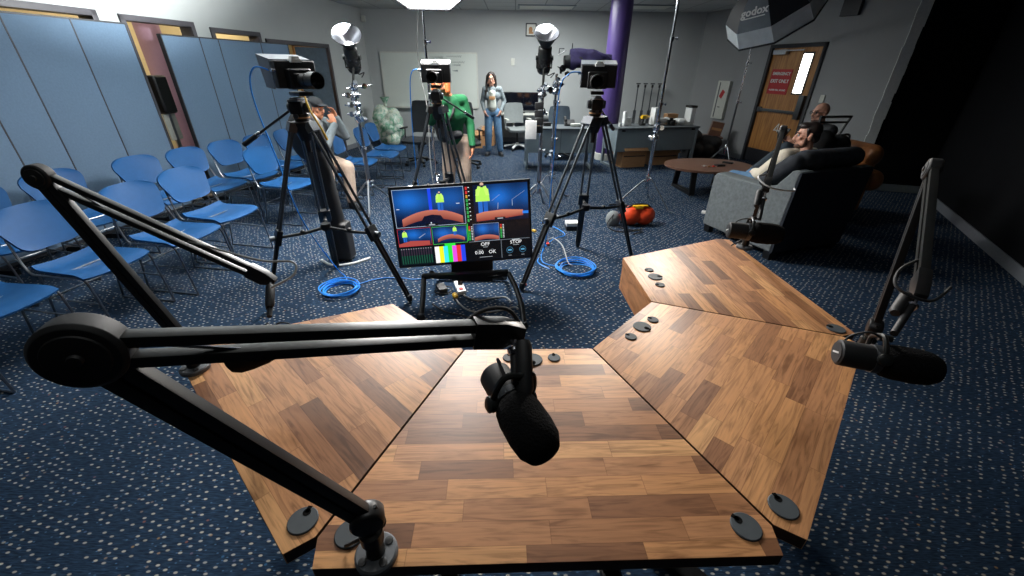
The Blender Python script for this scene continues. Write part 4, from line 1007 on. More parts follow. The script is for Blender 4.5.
MB().box((0, -.03, .245), (.18, .07, .02)).box((-.02, -.06, .23), (.1, .03, .03)).build('buckle_patch', 'yellow', t, bevel=.006)
t = thing('mesh_pouch', 'grey mesh pouch with loose black straps left of the orange sandbag', 'pouch', (1.22, 4.72, 0), .2)
mb = MB(); mb.ball((0, 0, .08), (.09, .08, .1)); mb.box((0, 0, .05), (.14, .1, .08)); remeshed('pouch_body', mb, .012, 'mesh_grey', t, 5)
MB().tube(spline([(-.02, -.05, .15), (-.12, -.12, .05), (-.05, -.25, .01), (.15, -.26, .01), (.3, -.2, .01)], 6), .006).tube(spline([(0, -.1, .02), (.1, -.2, .01), (.25, -.3, .012), (.1, -.36, .01)], 6), .006).build('strap', 'black_matte', t)
t = thing('small_device', 'small white and black box on the carpet behind the right tripod', 'device', (.7, 4.55, 0), .1)
MB().box((0, 0, .03), (.15, .12, .05)).build('lower_housing', 'black_matte', t, bevel=.006); MB().box((0, 0, .075), (.15, .12, .04)).build('upper_housing', 'white', t, bevel=.006)
tag(MB().box((0, 0, .012), (.2, .09, .02)).build('tile_pad', 'white', loc=(2.62, 5.2, 0), rz=-.5, bevel=.004), 'small white pad lying on the carpet left of the sofa', 'pad')

t = thing('shoulder_bag', 'black shoulder bag hanging inside the leftmost tripod, reaching to the floor', 'bag', (-1.66, 3.62, 0))
mb = MB(); mb.caps((0, 0, .12), .09, (-.05, .0, 1.0), .09); mb.box((0, 0, .2), (.2, .16, .36)); mb.ball((-.1, 0, 1.15), (.16, .1, .22)); remeshed('bag_body', mb, .014, 'black_matte', t, 5)
MB().tube(spline([(-.08, 0, .85), (.0, -.08, 1.1), (.10, -.22, 1.27), (.06, -.06, 1.1), (.08, 0, .85)], 6), .012).build('strap', 'black_matte', t)
MB().tube(spline([(-.2, -.05, .01), (-.05, -.16, .01), (.12, -.12, .012), (.25, .02, .01)], 6), .012).build('loose_strap', 'white', t)
# lanyard of the leftmost camera
tag(MB().tube(spline([(-1.36, 2.88, 1.50), (-1.33, 2.85, 1.42), (-1.28, 2.84, 1.32), (-1.25, 2.84, 1.24)], 6), .007).build('lens_strap', 'yellow'), 'yellow strap dangling from the leftmost camera', 'strap')

# ------------------------------------------------------------------ grey steel desks and what stands on them
def steel_desk(label, p, rz, w, d=.56, h=.73):
    t = thing('office_desk', label, 'desk', (p[0], p[1], 0), rz, 'grey steel desks')   # origin: front left corner on the floor
    MB().box((w/2, d/2, h-.015), (w+.06, d+.06, .03)).build('desk_top', 'desk_top', t, bevel=.004)
    MB().box((w/2, .02, h-.03-.20), (w-.03, .018, .40)).build('modesty_panel', 'desk_grey', t, bevel=.003)
    MB().box((w/2, .018, h-.23), (.012, .022, .40)).build('panel_seam', 'desk_top', t)
    for x in (.0, w):
        mb = MB().box((x, .03, (h-.03)/2), (.045, .06, h-.03)).box((x, d-.03, (h-.03)/2), (.045, .06, h-.03)).box((x, d/2, .5), (.03, d-.06, .4)).box((x, d/2, .02), (.05, d, .04))
        mb.build('side_leg', 'desk_grey', t, bevel=.004)
    for x in (.1, w-.1): MB().box((x, -.005, h-.05), (.06, .03, .03)).build('corner_clip', 'black', t, bevel=.003)
    return t
ang = math.atan2(.44, 1.66); dxy = V((1.93, 7.9, 0)); du = V((math.cos(ang), math.sin(ang), 0)); dv = V((-du.y, du.x, 0))
steel_desk('grey steel desk to the right of the purple column with cartons beneath', dxy, ang, 1.68)
def on(u, v, z=.731): return dxy+du*u+dv*v+V((0, 0, z))
steel_desk('grey steel desk to the left of the purple column, with the blue office chair', (.25, 7.75), .03, 1.22)
RZd = Matrix.Rotation(ang, 3, 'Z')
t = thing('tape_dispenser', 'white plastic tape dispenser on the right steel desk, nearest the column', 'dispenser', on(.3, .3), ang)
MB().box((0, 0, .07), (.14, .1, .14)).box((-.05, 0, .19), (.05, .08, .12)).build('housing', 'white', t, bevel=.015); MB().lathe([(.03, -.055), (.03, .055)], 18, (.02, 0, .09), (0, 1, 0)).build('roll', 'offwhite', t)
t = thing('mug', 'small white cup at the left end of the right steel desk', 'cup', on(.1, .15), 0)
MB().lathe([(.02, 0), (.032, .005), (.035, .07), (.032, .07), (.03, .01)], 20).build('cup_body', 'white', t); MB().tube(spline([(.034, 0, .055), (.06, 0, .05), (.055, 0, .025), (.033, 0, .02)], 5), .005).build('handle', 'white', t)
t = thing('cordless_drill', 'dark cordless tool with a yellow top on the right steel desk', 'tool', on(.68, .3), ang+.3)
MB().lathe([(.03, -.09), (.035, -.08), (.035, .05), (.02, .09), (.012, .13)], 18, (0, 0, .15), (1, 0, 0)).build('tool_body', 'yellow', t, bevel=0); MB().beam((-.04, 0, .14), (-.06, 0, .03), .04, .045, (1, 0, 0)).box((-.05, 0, .02), (.12, .07, .04)).build('grip', 'black_matte', t, bevel=.005)
for k in range(2):
    t = thing('router', ('left slim white upright box on the right steel desk, behind the tall chrome stand', 'right slim white upright box on the right steel desk, behind the tall chrome stand')[k], 'router', on(.86+.075*k, .3), ang, 'slim white boxes on the desk')
    MB().box((0, 0, .16), (.045, .16, .30)).build('housing', 'white', t, bevel=.008); MB().box((0, 0, .006), (.07, .18, .012)).build('foot', 'black_matte', t)
t = thing('photo_camera', 'black camera lying before white papers on the right steel desk', 'camera', on(1.2, .2), ang-.3)
MB().box((0, 0, .05), (.15, .08, .1)).box((0, 0, .115), (.06, .06, .04)).build('body', 'black', t, bevel=.01); MB().lathe([(.035, 0), (.038, .05), (.033, .09)], 20, (0, -.04, .05), (0, -1, 0)).build('lens', 'black_matte', t)
for k in range(3):
    lab = ('crumpled white paper bag on the right steel desk, left of the black camera', 'crumpled white paper bag on the right steel desk, right behind the camera', 'crumpled white wrapper near the right end of the steel desk')[k]
    mb = MB(); rr = random.Random(k)
    for q in range(5): mb.ball((rr.uniform(-.08, .08), rr.uniform(-.05, .05), .05+.04*rr.random()), (.07, .05, .05))
    o = remeshed('paper_bag', mb, .012, 'white', None, 2); o.location = on((1.1, 1.28, 1.42)[k], (.36, .38, .2)[k]); tag(o, lab, 'paper bag', 'crumpled white paper on the desk')
t = thing('cardboard_tray', 'small brown carton on the right steel desk behind the papers', 'carton', on(1.38, .5), ang)
MB().box((0, 0, .09), (.24, .14, .18)).build('carton', 'card', t)
t = thing('desktop_printer', 'upright white L-shaped device at the right end of the steel desk', 'device', on(1.58, .25), ang)
MB().box((.05, 0, .16), (.10, .2, .3)).box((-.05, 0, .03), (.16, .2, .06)).build('housing', 'white', t, bevel=.01); MB().box((.05, 0, .33), (.13, .2, .04)).build('lid', 'black_matte', t, bevel=.01)
for i, (x, y, w, h, m, lab) in enumerate(((.42, 8.0, .16, .05, 'card', 'flat brown notebook on the left steel desk'), (.62, 8.1, .14, .06, 'black_matte', 'black pouch on the left steel desk in front of the blue chair'), (1.15, 8.05, .18, .05, 'offwhite', 'pale tray on the left steel desk beside the phone'))):
    tag(MB().box((0, 0, h/2), (w, .12, h)).build(('notebook', 'pouch', 'tray')[i], m, loc=(x, y, .731), bevel=.01), lab, ('notebook', 'pouch', 'tray')[i])
t = thing('desk_phone', 'black desk telephone on the left steel desk', 'telephone', (1.05, 8.2, .731))
MB().box((0, 0, .04), (.2, .2, .05), Matrix.Rotation(.35, 3, 'X')).build('base', 'black_matte', t, bevel=.008); MB().tube([(-.08, -.07, .1), (-.08, .07, .13)], .02).ball((-.08, -.07, .095), .03).ball((-.08, .07, .125), .03).build('handset', 'black', t)

def carton(label, p, size, rz, flap=.1):
    t = thing('cardboard_box', label, 'cardboard box', (p[0], p[1], 0), rz, 'brown cardboard boxes')
    w, d, h = size
    mb = MB().box((0, -d/2, h/2), (w, .008, h)).box((0, d/2, h/2), (w, .008, h)).box((-w/2, 0, h/2), (.008, d, h)).box((w/2, 0, h/2), (.008, d, h)).box((0, 0, .006), (w, d, .01)).box((0, 0, h-.01), (w, d*.98, .006))
    mb.build('carton_body', 'card', t)
    MB().box((0, -d/2-.04, h-.03), (w, .006, flap), Matrix.Rotation(-.8, 3, 'X')).build('front_flap', 'card', t)
    MB().box((-w/2-.05, 0, h+.0), (flap, d, .006), Matrix.Rotation(-.5, 3, 'Y')).build('side_flap', 'card', t)
    MB().box((0, -d/2-.006, h*.55), (w*.9, .004, .02)).build('tape_strip', 'black_matte', t)
p = on(.42, .24, 0); carton('brown cardboard box under the left half of the right steel desk', p, (.5, .4, .38), ang)
p = on(1.15, .34, 0); carton('brown cardboard box under the right half of the right steel desk', p, (.62, .4, .30), ang)
carton('open brown cardboard box on the floor left of the standing woman', (-.92, 10.1), (.32, .34, .36), .1)
carton('smaller brown cardboard box right behind the standing woman, by the wall', (-.62, 10.45), (.28, .3, .42), -.1)
# light stands leaning in the shaded recess
for k in range(4):
    x = 2.95+.17*k
    t = thing('folded_stand', ('first', 'second', 'third', 'last')[k]+' thin folded grey stand from the purple column, upright by the back wall', 'stand', (x, 10.75, 0), 0, 'folded stands along the back wall')
    MB().tube([(0, 0, .02), (0, 0, 1.35)], .014).tube([(.03, .0, .02), (.025, .0, .8)], .01).tube([(-.03, .0, .02), (-.025, .0, .8)], .01).build('pole', 'tube_grey', t)
    MB().lathe([(.025, 0), (.025, .06)], 12, (0, 0, 1.3)).tube([(-.05, 0, 1.38), (.05, 0, 1.38)], .012).build('top_spigot', 'black', t)

# ------------------------------------------------------------------ office chairs
def office_chair(label, p, rz, mb_, frame_, base_, back_h=.98):
    t = thing('office_chair', label, 'office chair', (p[0], p[1], 0), rz)     # faces -y
    mb = MB()
    for k in range(5):
        a = 2*PI*k/5+.3; d = V((math.cos(a), math.sin(a), 0)); mb.beam(d*.03+V((0, 0, .12)), d*.3+V((0, 0, .075)), .05, .03)
    mb.lathe([(.04, .08), (.045, .14), (.03, .16)], 16); mb.build('star_base', base_, t, bevel=.005)
    for k in range(5):
        a = 2*PI*k/5+.3; d = V((math.cos(a), math.sin(a), 0)); s = V((-d.y, d.x, 0))
        MB().lathe([(.028, -.02), (.028, .02)], 14, d*.3+V((0, 0, .03)), s).build('castor', 'black', t)
    MB().tube([(0, 0, .14), (0, 0, .4)], .028).box((0, 0, .41), (.22, .26, .03)).build('column', 'black', t)
    MB().grid(lambda u, v: ((u-.5)*.48, -.24+.46*v, .475-.03*math.exp(-((v)/.12)**2)+.012*(abs(u-.5)*2)**2), 10, 10, .05).build('seat', mb_, t)
    def bk(u, v):
        x = (u-.5)*(.46-.1*max(0, v-.75)*4*abs(u-.5)*1.2); return (x, .26+.05*v-.05*(1-(2*u-1)**2)*.6+.02*math.sin(v*3), .56+(back_h-.56)*v-.02*(abs(u-.5)*2)**4)
    MB().grid(bk, 12, 12, .025).build('backrest', mb_, t)
    MB().tube(spline([(0, .08, .42), (0, .27, .44), (0, .32, .6), (0, .31, .75)], 5), .022).build('back_post', frame_, t)
    for s in (-1, 1): MB().tube(spline([(s*.2, .02, .43), (s*.27, .02, .46), (s*.27, .03, .64)], 5), .014).box((s*.27, -.02, .66), (.06, .24, .025)).build('armrest', frame_, t, bevel=.004)
    return t
office_chair('grey office chair with a pale star base right of the standing woman', (.08, 9.85), .3, 'mesh_grey', 'offwhite', 'white')
office_chair('black mesh office chair behind the middle tripod, left of the green jacket', (-1.82, 8.1), -.2, 'mesh_black', 'black', 'black', 1.12)
office_chair('black mesh office chair half hidden behind the green jacket, right side', (-.9, 7.9), .3, 'mesh_black', 'black', 'black', 1.12)
office_chair('blue-backed office chair at the left steel desk', (.98, 8.85), .1, 'jeans_dark', 'black', 'black', 1.0)
t = thing('office_desk', 'pale desk by the back wall carrying the dark monitor', 'desk', (.05, 10.25, 0))
MB().box((.25, .3, .715), (1.3, .6, .03)).build('desk_top', 'offwhite', t, bevel=.003)
for x in (-.35, .85): MB().box((x, .3, .35), (.04, .55, .7)).build('side_leg', 'frame_dark', t)
t = thing('computer_monitor', 'dark computer monitor on the desk at the back wall, beside the woman', 'monitor', (.14, 10.5, .731))
MB().box((0, 0, .25), (.86, .03, .40)).build('panel', 'black', t, bevel=.006); MB().box((0, 0, .006), (.24, .18, .012)).box((0, .02, .05), (.05, .02, .1)).build('foot', 'black_matte', t)
MB().box((0, -.0165, .25), (.83, .002, .37)).build('screen', 'lens', t)
# plastic bag of green contents
mb = MB(); rr = random.Random(3)
for k in range(20):
    z = .14+.62*rr.random(); r = .30*(1-.6*max(0, (z-.45)/.4)); a = rr.random()*6.3
    mb.ball((r*.8*math.cos(a), r*.6*math.sin(a), z), (.17, .15, .15))
mb.ball((0, 0, .36), (.36, .28, .36))
t = thing('plastic_bag', 'big translucent plastic bag with green and white contents in the left back corner', 'plastic bag', (-3.0, 10.25, 0), 0)
remeshed('bag', mb, .02, 'bag', t, 5)
mb = MB(); mb.lathe([(.04, 0), (.03, .06), (.09, .16), (.11, .2)], 12, (.0, 0, .86)); mb.build('knot', 'bag', t)

# ------------------------------------------------------------------ lounge corner
t = thing('coffee_table', 'oval brown coffee table on black steel legs, left of the sofa', 'coffee table', (3.02, 6.40, 0), .1)
poly = [(.66*math.cos(a)*(1-.0*math.cos(2*a)), .50*math.copysign(abs(math.sin(a))**.85, math.sin(a))) for a in [2*PI*k/48 for k in range(48)]]
MB().prism(poly, .365, .40).build('table_top', 'tablewood', t, bevel=.006)
for x in (-.34, .34):
    MB().beam((x, -.24, .36), (x, -.29, .0), .085, .035, (0, 1, 0)).beam((x, .24, .36), (x, .29, .0), .085, .035, (0, 1, 0)).beam((x, -.29, .022), (x, .29, .022), .085, .04).build('leg', 'black', t, bevel=.006)
for k, (x, y, m, lab) in enumerate(((-.1, -.22, 'white', 'white wrapped sweet on the coffee table, left of three'), (-.04, -.25, 'card', 'tan wrapped sweet on the coffee table, middle of three'), (.03, -.24, 'red_soft', 'pink wrapped sweet on the coffee table, right of three'))):
    tag(MB().ball((0, 0, .012), (.022, .014, .012)).add([(-.04, -.012, .01), (-.04, .012, .014), (-.018, 0, .012)], [(0, 1, 2)]).add([(.04, -.012, .01), (.04, .012, .014), (.018, 0, .012)], [(2, 1, 0)]).build('wrapped_sweet', m, loc=(2.98+x, 6.45+y, .401)), lab, 'sweet', 'sweets on the coffee table')
for k, (x, y, lab) in enumerate(((.16, -.16, 'black phone on the coffee table, nearer of the two dark items'), (.38, .05, 'black flat wallet farther back on the coffee table'))):
    tag(MB().box((0, 0, .012), (.15, .075, .022)).build(('phone', 'wallet')[k], 'black_matte', loc=(2.98+x, 6.45+y, .401), rz=.3-k, bevel=.006), lab, ('phone', 'wallet')[k])
mb = MB(); rr = random.Random(5)
for k in range(6): mb.ball((rr.uniform(-.12, .12), rr.uniform(-.08, .08), .04), (.09, .07, .05))
o = remeshed('red_cloth', mb, .014, 'red_soft', None, 3); o.location = (3.72, 7.75, .0); tag(o, 'crumpled red cloth on the floor behind the coffee table', 'cloth')
mb = MB(); rr = random.Random(8)
for k in range(10): mb.ball((rr.uniform(-.25, .25), rr.uniform(-.15, .15), .1+.35*rr.random()), (.17, .15, .14))
mb.box((0, 0, .15), (.6, .4, .3)); o = remeshed('duffel_bag', mb, .02, 'black_matte', None, 4); o.location = (4.0, 9.1, 0); tag(o, 'heap of black equipment bags beside the right steel desk', 'bag')
t = thing('side_cabinet', 'low dark cabinet against the wall left of the exit door', 'cabinet', (4.28, 9.35, 0), -.25)
MB().box((0, 0, .22), (.42, .5, .36)).build('carcass', 'frame_dark', t, bevel=.006); MB().box((0, 0, .415), (.46, .54, .03)).build('top', 'tablewood', t, bevel=.004); MB().box((0, -.255, .22), (.38, .01, .3)).build('door', 'black_matte', t)
t = thing('tilted_carton', 'reddish brown carton leaning on the low dark cabinet', 'carton', (4.36, 9.3, .431), -.25)
MB().box((0, 0, .14), (.24, .16, .28), Matrix.Rotation(.15, 3, 'Y')).build('carton', 'tablewood', t, bevel=.004); MB().box((0, -.084, .14), (.2, .004, .05), Matrix.Rotation(.15, 3, 'Y')).build('label_patch', 'card', t)

AC, ARZ = V((2.887, 4.26, 0)), .352
sofa = thing('armchair', 'wide grey upholstered armchair seen from behind, its back in deep shadow', 'armchair', AC, ARZ)
MB().box((0, 0, .23), (.94, .84, .30)).build('seat_base', 'sofa', sofa, bevel=.02)
for s in (-1, 1):
    # side panel: low at the front, rising to the back corner
    prof = [(.52, .085), (.52, .64), (.48, .685), (-.10, .685), (-.24, .72), (-.30, .80), (-.36, .885), (-.44, .885), (-.40, .085)]
    x0, x1 = s*.30, s*.49; n = len(prof)
    vs = [(x0, y, z) for y, z in prof]+[(x1, y, z) for y, z in prof]
    MB().add(vs, [tuple(range(n)), tuple(range(2*n-1, n-1, -1))]+[(i, (i+1) % n, n+(i+1) % n, n+i) for i in range(n)]).build('arm', 'sofa', sofa, bevel=.028, seg=3)
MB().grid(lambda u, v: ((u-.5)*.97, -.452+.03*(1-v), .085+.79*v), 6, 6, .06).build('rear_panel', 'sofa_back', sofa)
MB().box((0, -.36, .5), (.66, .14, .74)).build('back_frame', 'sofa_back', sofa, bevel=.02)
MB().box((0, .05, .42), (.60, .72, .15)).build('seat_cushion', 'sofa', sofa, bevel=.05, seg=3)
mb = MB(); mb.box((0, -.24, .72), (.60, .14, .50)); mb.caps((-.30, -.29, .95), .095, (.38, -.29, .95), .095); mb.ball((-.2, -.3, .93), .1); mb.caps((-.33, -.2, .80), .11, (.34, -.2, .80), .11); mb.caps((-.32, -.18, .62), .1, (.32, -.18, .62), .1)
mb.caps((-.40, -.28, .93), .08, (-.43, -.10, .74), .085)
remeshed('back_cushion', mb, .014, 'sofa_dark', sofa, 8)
for x in (-.43, .43):
    for y in (-.36, .46): MB().box((x, y, .045), (.07, .07, .09), None, 1.15).build('foot', 'black', sofa)

bch = thing('armchair', 'brown leather armchair at the foot of the black wall', 'armchair', (4.24, 5.5, 0), PI/2)   # faces -x
bch.scale = (.72, .72, .9)
MB().box((0, 0, .24), (.86, .8, .34)).build('seat_base', 'leather', bch, bevel=.04, seg=3)
for s in (-1, 1):
    mb = MB(); mb.caps((s*.40, -.32, .56), .12, (s*.40, .36, .54), .12); mb.box((s*.40, 0, .32), (.2, .76, .44)); remeshed('arm', mb, .018, 'leather', bch, 5)
mb = MB(); mb.caps((-.30, -.40, .84), .15, (.30, -.40, .84), .15); mb.box((0, -.38, .55), (.7, .2, .6)); mb.caps((-.34, -.56, .50), .15, (.2, -.54, .50), .15); remeshed('backrest', mb, .018, 'leather', bch, 6)
MB().box((0, .08, .45), (.56, .62, .14)).build('seat_cushion', 'leather', bch, bevel=.05, seg=3)
for x in (-.36, .36):
    for y in (-.33, .33): MB().box((x, y, .035), (.06, .06, .07)).build('foot', 'black', bch)
# bag with a tubular frame between the two armchairs
t = thing('equipment_bag', 'bulky black equipment bag with a black tubular handle, behind the bearded man', 'bag', (3.72, 5.02, 0), .2)
mb = MB(); mb.box((0, 0, .5), (.38, .26, .9)); mb.ball((0, -.08, .55), (.2, .16, .3)); mb.ball((-.12, 0, .95), (.16, .14, .14)); mb.ball((.13, 0, .9), (.14, .14, .14)); mb.ball((-.24, .02, .62), (.1, .12, .28))
remeshed('bag_body', mb, .016, 'black_matte', t, 8)
MB().tube([(-.17, .06, .9), (-.17, .06, 1.22), (.25, .06, 1.22), (.14, .06, .95)], .018, 8).tube([(-.17, .06, 1.16), (.22, .06, 1.16)], .012, 8).build('handle_frame', 'black', t)
MB().tube(spline([(.14, .06, 1.0), (.28, .02, 1.02), (.26, 0, .85), (.16, 0, .8)], 6), .012).build('side_strap', 'black', t)

# ------------------------------------------------------------------ people
def prim(mb, items):
    for it in items:
        if it[0] == 'c': mb.caps(it[1], it[2], it[3], it[4], 14)
        else: mb.ball(it[1], it[2], it[3] if len(it) > 3 else None, 18, 12)
    return mb
def head_items(c, fd, up=(0, 0, 1), k=1.):
    R = basis(fd, up); r, f_, u = R.col[0], R.col[1], R.col[2]; c = V(c)
    P = lambda x, y, z: c+(r*x+f_*y+u*z)*k
    S_ = lambda *a: tuple(x*k for x in a)
    it = [('e', P(0, -.012, .03), S_(.074, .093, .088), R), ('e', P(0, .022, -.035), S_(.060, .068, .075), R), ('e', P(0, .055, -.088), S_(.033, .030, .026), R),
          ('c', P(-.045, .03, -.062), .030*k, P(0, .058, -.088), .024*k), ('c', P(.045, .03, -.062), .030*k, P(0, .058, -.088), .024*k),
          ('c', P(0, .085, .016), .010*k, P(0, .107, -.026), .014*k), ('e', P(0, .095, -.03), S_(.019, .014, .010), R),
          ('c', P(-.036, .080, .030), .011*k, P(.036, .080, .030), .011*k),
          ('c', P(-.020, .084, -.056), .0075*k, P(.020, .084, -.056), .0075*k), ('c', P(-.017, .082, -.066), .0085*k, P(.017, .082, -.066), .0085*k),
          ('e', P(-.042, .06, -.014), S_(.024, .02, .02), R), ('e', P(.042, .06, -.014), S_(.024, .02, .02), R)]
    for s in (-1, 1): it += [('e', P(s*.076, -.012, -.006), S_(.011, .021, .033), R), ('e', P(s*.080, -.020, .012), S_(.010, .012, .016), R)]
    return it, P, R
def hand_items(w, d, pn, side, k=1., curl=.5):
    """palm and five fingers; d: along the hand, pn: palm side, side: +1/-1 where the thumb leaves"""
    w, d = V(w), V(d).normalized(); pn = V(pn); pn = (pn-d*pn.dot(d)).normalized(); l = d.cross(pn)*side
    R = Matrix((l, d, pn)).transposed()
    it = [('e', w+d*.045*k, (.040*k, .052*k, .017*k), R), ('c', w, .024*k, w+d*.03*k, .026*k)]
    for x, L in ((.029, .95), (.010, 1.06), (-.010, 1.0), (-.028, .8)):
        b = w+(d*.085+l*x)*k; d1 = (d*math.cos(curl)+pn*math.sin(curl)); d2 = (d*math.cos(curl*2.1)+pn*math.sin(curl*2.1))
        m = b+d1*.038*L*k; e = m+d2*.034*L*k
        it += [('c', b-d*.02*k, .0092*k, m, .0085*k), ('c', m, .0085*k, e, .0072*k)]
    tb = w+(d*.03+l*.030)*k; m = tb+(d*.6+l*.7+pn*.3).normalized()*.036*k; e = m+(d*.9+l*.25+pn*.35).normalized()*.03*k
    it += [('c', tb, .014*k, m, .0105*k), ('c', m, .0105*k, e, .0085*k)]
    return it
def person(label, loc, J, top, pants, shoe, hair=None, voxel=.008, skin='skin', sleeve=1., extras=None, fat=1., arm=1., name='person'):
    t = thing(name, label, 'person', loc); o = V(loc)
    g = {k: (V(v)-o) for k, v in J.items() if k[0] != '_'}
    hi, P, R = head_items(g['head'], J['_face'], J.get('_hup', (0, 0, 1)))
    sh = [g['shL'], g['shR']]; hp = [g['hipL'], g['hipR']]
    b = list(hi)
    b += [('c', g['neck']-V((0, 0, .05)), .058, P(0, -.02, -.05), .050), ('c', g['pelvis'], .115*fat, g['chest'], .125*fat), ('c', g['chest'], .12*fat, g['neck']-V((0, 0, .08)), .08)]
    ax = (sh[1]-sh[0]).normalized()
    b += [('c', g['chest']-ax*.07, .11*fat, g['chest']+ax*.07, .11*fat), ('c', sh[0], .062*arm, sh[1], .062*arm), ('c', hp[0], .10*fat, hp[1], .10*fat)]
    for s, sd in (('L', 1), ('R', -1)):
        b += [('c', g['sh'+s], .056*arm, g['el'+s], .041*arm), ('c', g['el'+s], .041*arm, g['wr'+s], .028)]
        b += hand_items(g['wr'+s], J['_hd'+s], J['_pn'+s], J.get('_th'+s, sd), 1., J.get('_curl'+s, .5))
        b += [('c', g['hip'+s], .088*fat, g['kn'+s], .058), ('c', g['kn'+s], .058, g['an'+s], .040), ('c', g['an'+s]-V((0, 0, .03)), .036, g['toe'+s], .03)]
    remeshed('body', prim(MB(), b), voxel, skin, t, 3)
    q = .016
    it = [('c', g['pelvis']+(g['chest']-g['pelvis'])*.1, .125*fat+q, g['chest'], .128*fat+q), ('c', g['chest'], .125*fat+q, g['neck']-V((0, 0, .085)), .085+q*.6), ('c', g['chest']-ax*.07, .115*fat+q, g['chest']+ax*.07, .115*fat+q), ('c', sh[0], (.064+q)*arm, sh[1], (.064+q)*arm)]
    for s in 'LR':
        it.append(('c', g['sh'+s], (.060+q)*arm, g['el'+s], (.047+q)*arm))
        if sleeve >= 1: it.append(('c', g['el'+s], (.047+q)*arm, g['wr'+s].lerp(g['el'+s], .06), (.034+q*.6)*arm))
        elif sleeve > .5: it.append(('c', g['el'+s], .047+q, g['el'+s].lerp(g['wr'+s], .35), .044+q*.6))
    remeshed('top', prim(MB(), it), voxel*1.2, top, t, 5)
    it = [('c', hp[0], .108*fat+q*.6, hp[1], .108*fat+q*.6), ('c', g['pelvis'], .118*fat+q*.6, g['pelvis']+(g['chest']-g['pelvis'])*.22, .118*fat+q*.6)]
    for s in 'LR': it += [('c', g['hip'+s], .094*fat+q, g['kn'+s], .066+q), ('c', g['kn'+s], .066+q, g['an'+s].lerp(g['kn'+s], .08), .052+q)]
    remeshed('trousers', prim(MB(), it), voxel*1.2, pants, t, 5)
    for s in 'LR':
        a, toe = g['an'+s], g['toe'+s]; d = (toe-a); d.z = 0; d.normalize()
        it = [('c', a-d*.03+V((0, 0, -.035)), .045, toe, .040), ('c', a+V((0, 0, .01)), .045, a+V((0, 0, -.04)), .046)]
        m_ = prim(MB(), it); m_.box((a+toe)/2+V((0, 0, -.065+.03*0)), (.08, .24, .02), basis(d, (0, 0, 1)))
        remeshed('shoe', m_, .01, shoe, t, 3)
    for s in (-1, 1):
        MB().ball(P(s*.031, .079, .010), .0115).build('eye', 'offwhite', t); MB().ball(P(s*.031, .0865, .010), .006).build('iris', 'hair_dark', t)
        MB().caps(P(s*.018, .094, .033), .004, P(s*.048, .084, .034), .003).build('eyebrow', 'hair_dark', t)
    MB().caps(P(-.022, .0905, -.061), .0035, P(.022, .0905, -.061), .0035).build('mouth', 'stubble', t)
    if hair:
        kind, mat = hair; it = []
        if kind == 'long':
            it = [('e', P(0, -.03, .045), (.088, .095, .09), R)]
            for s in (-1, 1): it += [('c', P(s*.066, -.01, .05), .035, P(s*.085, -.01, -.10), .036), ('c', P(s*.085, -.01, -.10), .036, P(s*.10, .04, -.30), .028), ('c', P(s*.03, .05, .085), .025, P(s*.072, .03, .01), .024)]
            it += [('c', P(0, -.075, 0), .065, P(0, -.07, -.24), .06)]
        if kind == 'short':
            it = [('e', P(0, -.03, .055), (.079, .086, .078), R), ('e', P(0, .025, .092), (.064, .066, .034), R), ('c', P(-.062, -.03, .0), .024, P(-.060, -.055, -.03), .022), ('c', P(.062, -.03, .0), .024, P(.060, -.055, -.03), .022), ('e', P(0, -.07, -.01), (.06, .04, .06), R)]
            for s in (-1, 1): it.append(('c', P(s*.068, .012, .055), .014, P(s*.070, .010, .0), .009))
        if kind == 'bob': it = [('e', P(0, -.02, .04), (.092, .1, .095), R), ('c', P(-.08, 0, .02), .035, P(-.085, .02, -.10), .035), ('c', P(.08, 0, .02), .035, P(.085, .02, -.10), .035), ('c', P(0, -.06, 0), .07, P(0, -.06, -.09), .06)]
        if kind == 'cap': it = [('e', P(0, -.01, .06), (.086, .102, .075), R), ('e', P(0, .1, .05), (.07, .075, .012), R)]
        remeshed('hair' if kind != 'cap' else 'cap', prim(MB(), it), voxel, mat, t, 3)
    if extras: extras(t, g, P, R)
    return t
def glasses(t, P, m='black'):
    mb = MB()
    for s in (-1, 1):
        mb.tube([P(s*.033+.022*math.cos(a), .099, .008+.018*math.sin(a)) for a in [2*PI*k/14 for k in range(14)]], .0028, 6, True); mb.tube([P(s*.055, .097, .012), P(s*.080, .03, .014), P(s*.080, -.01, .008)], .0025, 6)
    mb.tube([P(-.011, .101, .010), P(.011, .101, .010)], .0025, 6); mb.build('glasses', m, t)

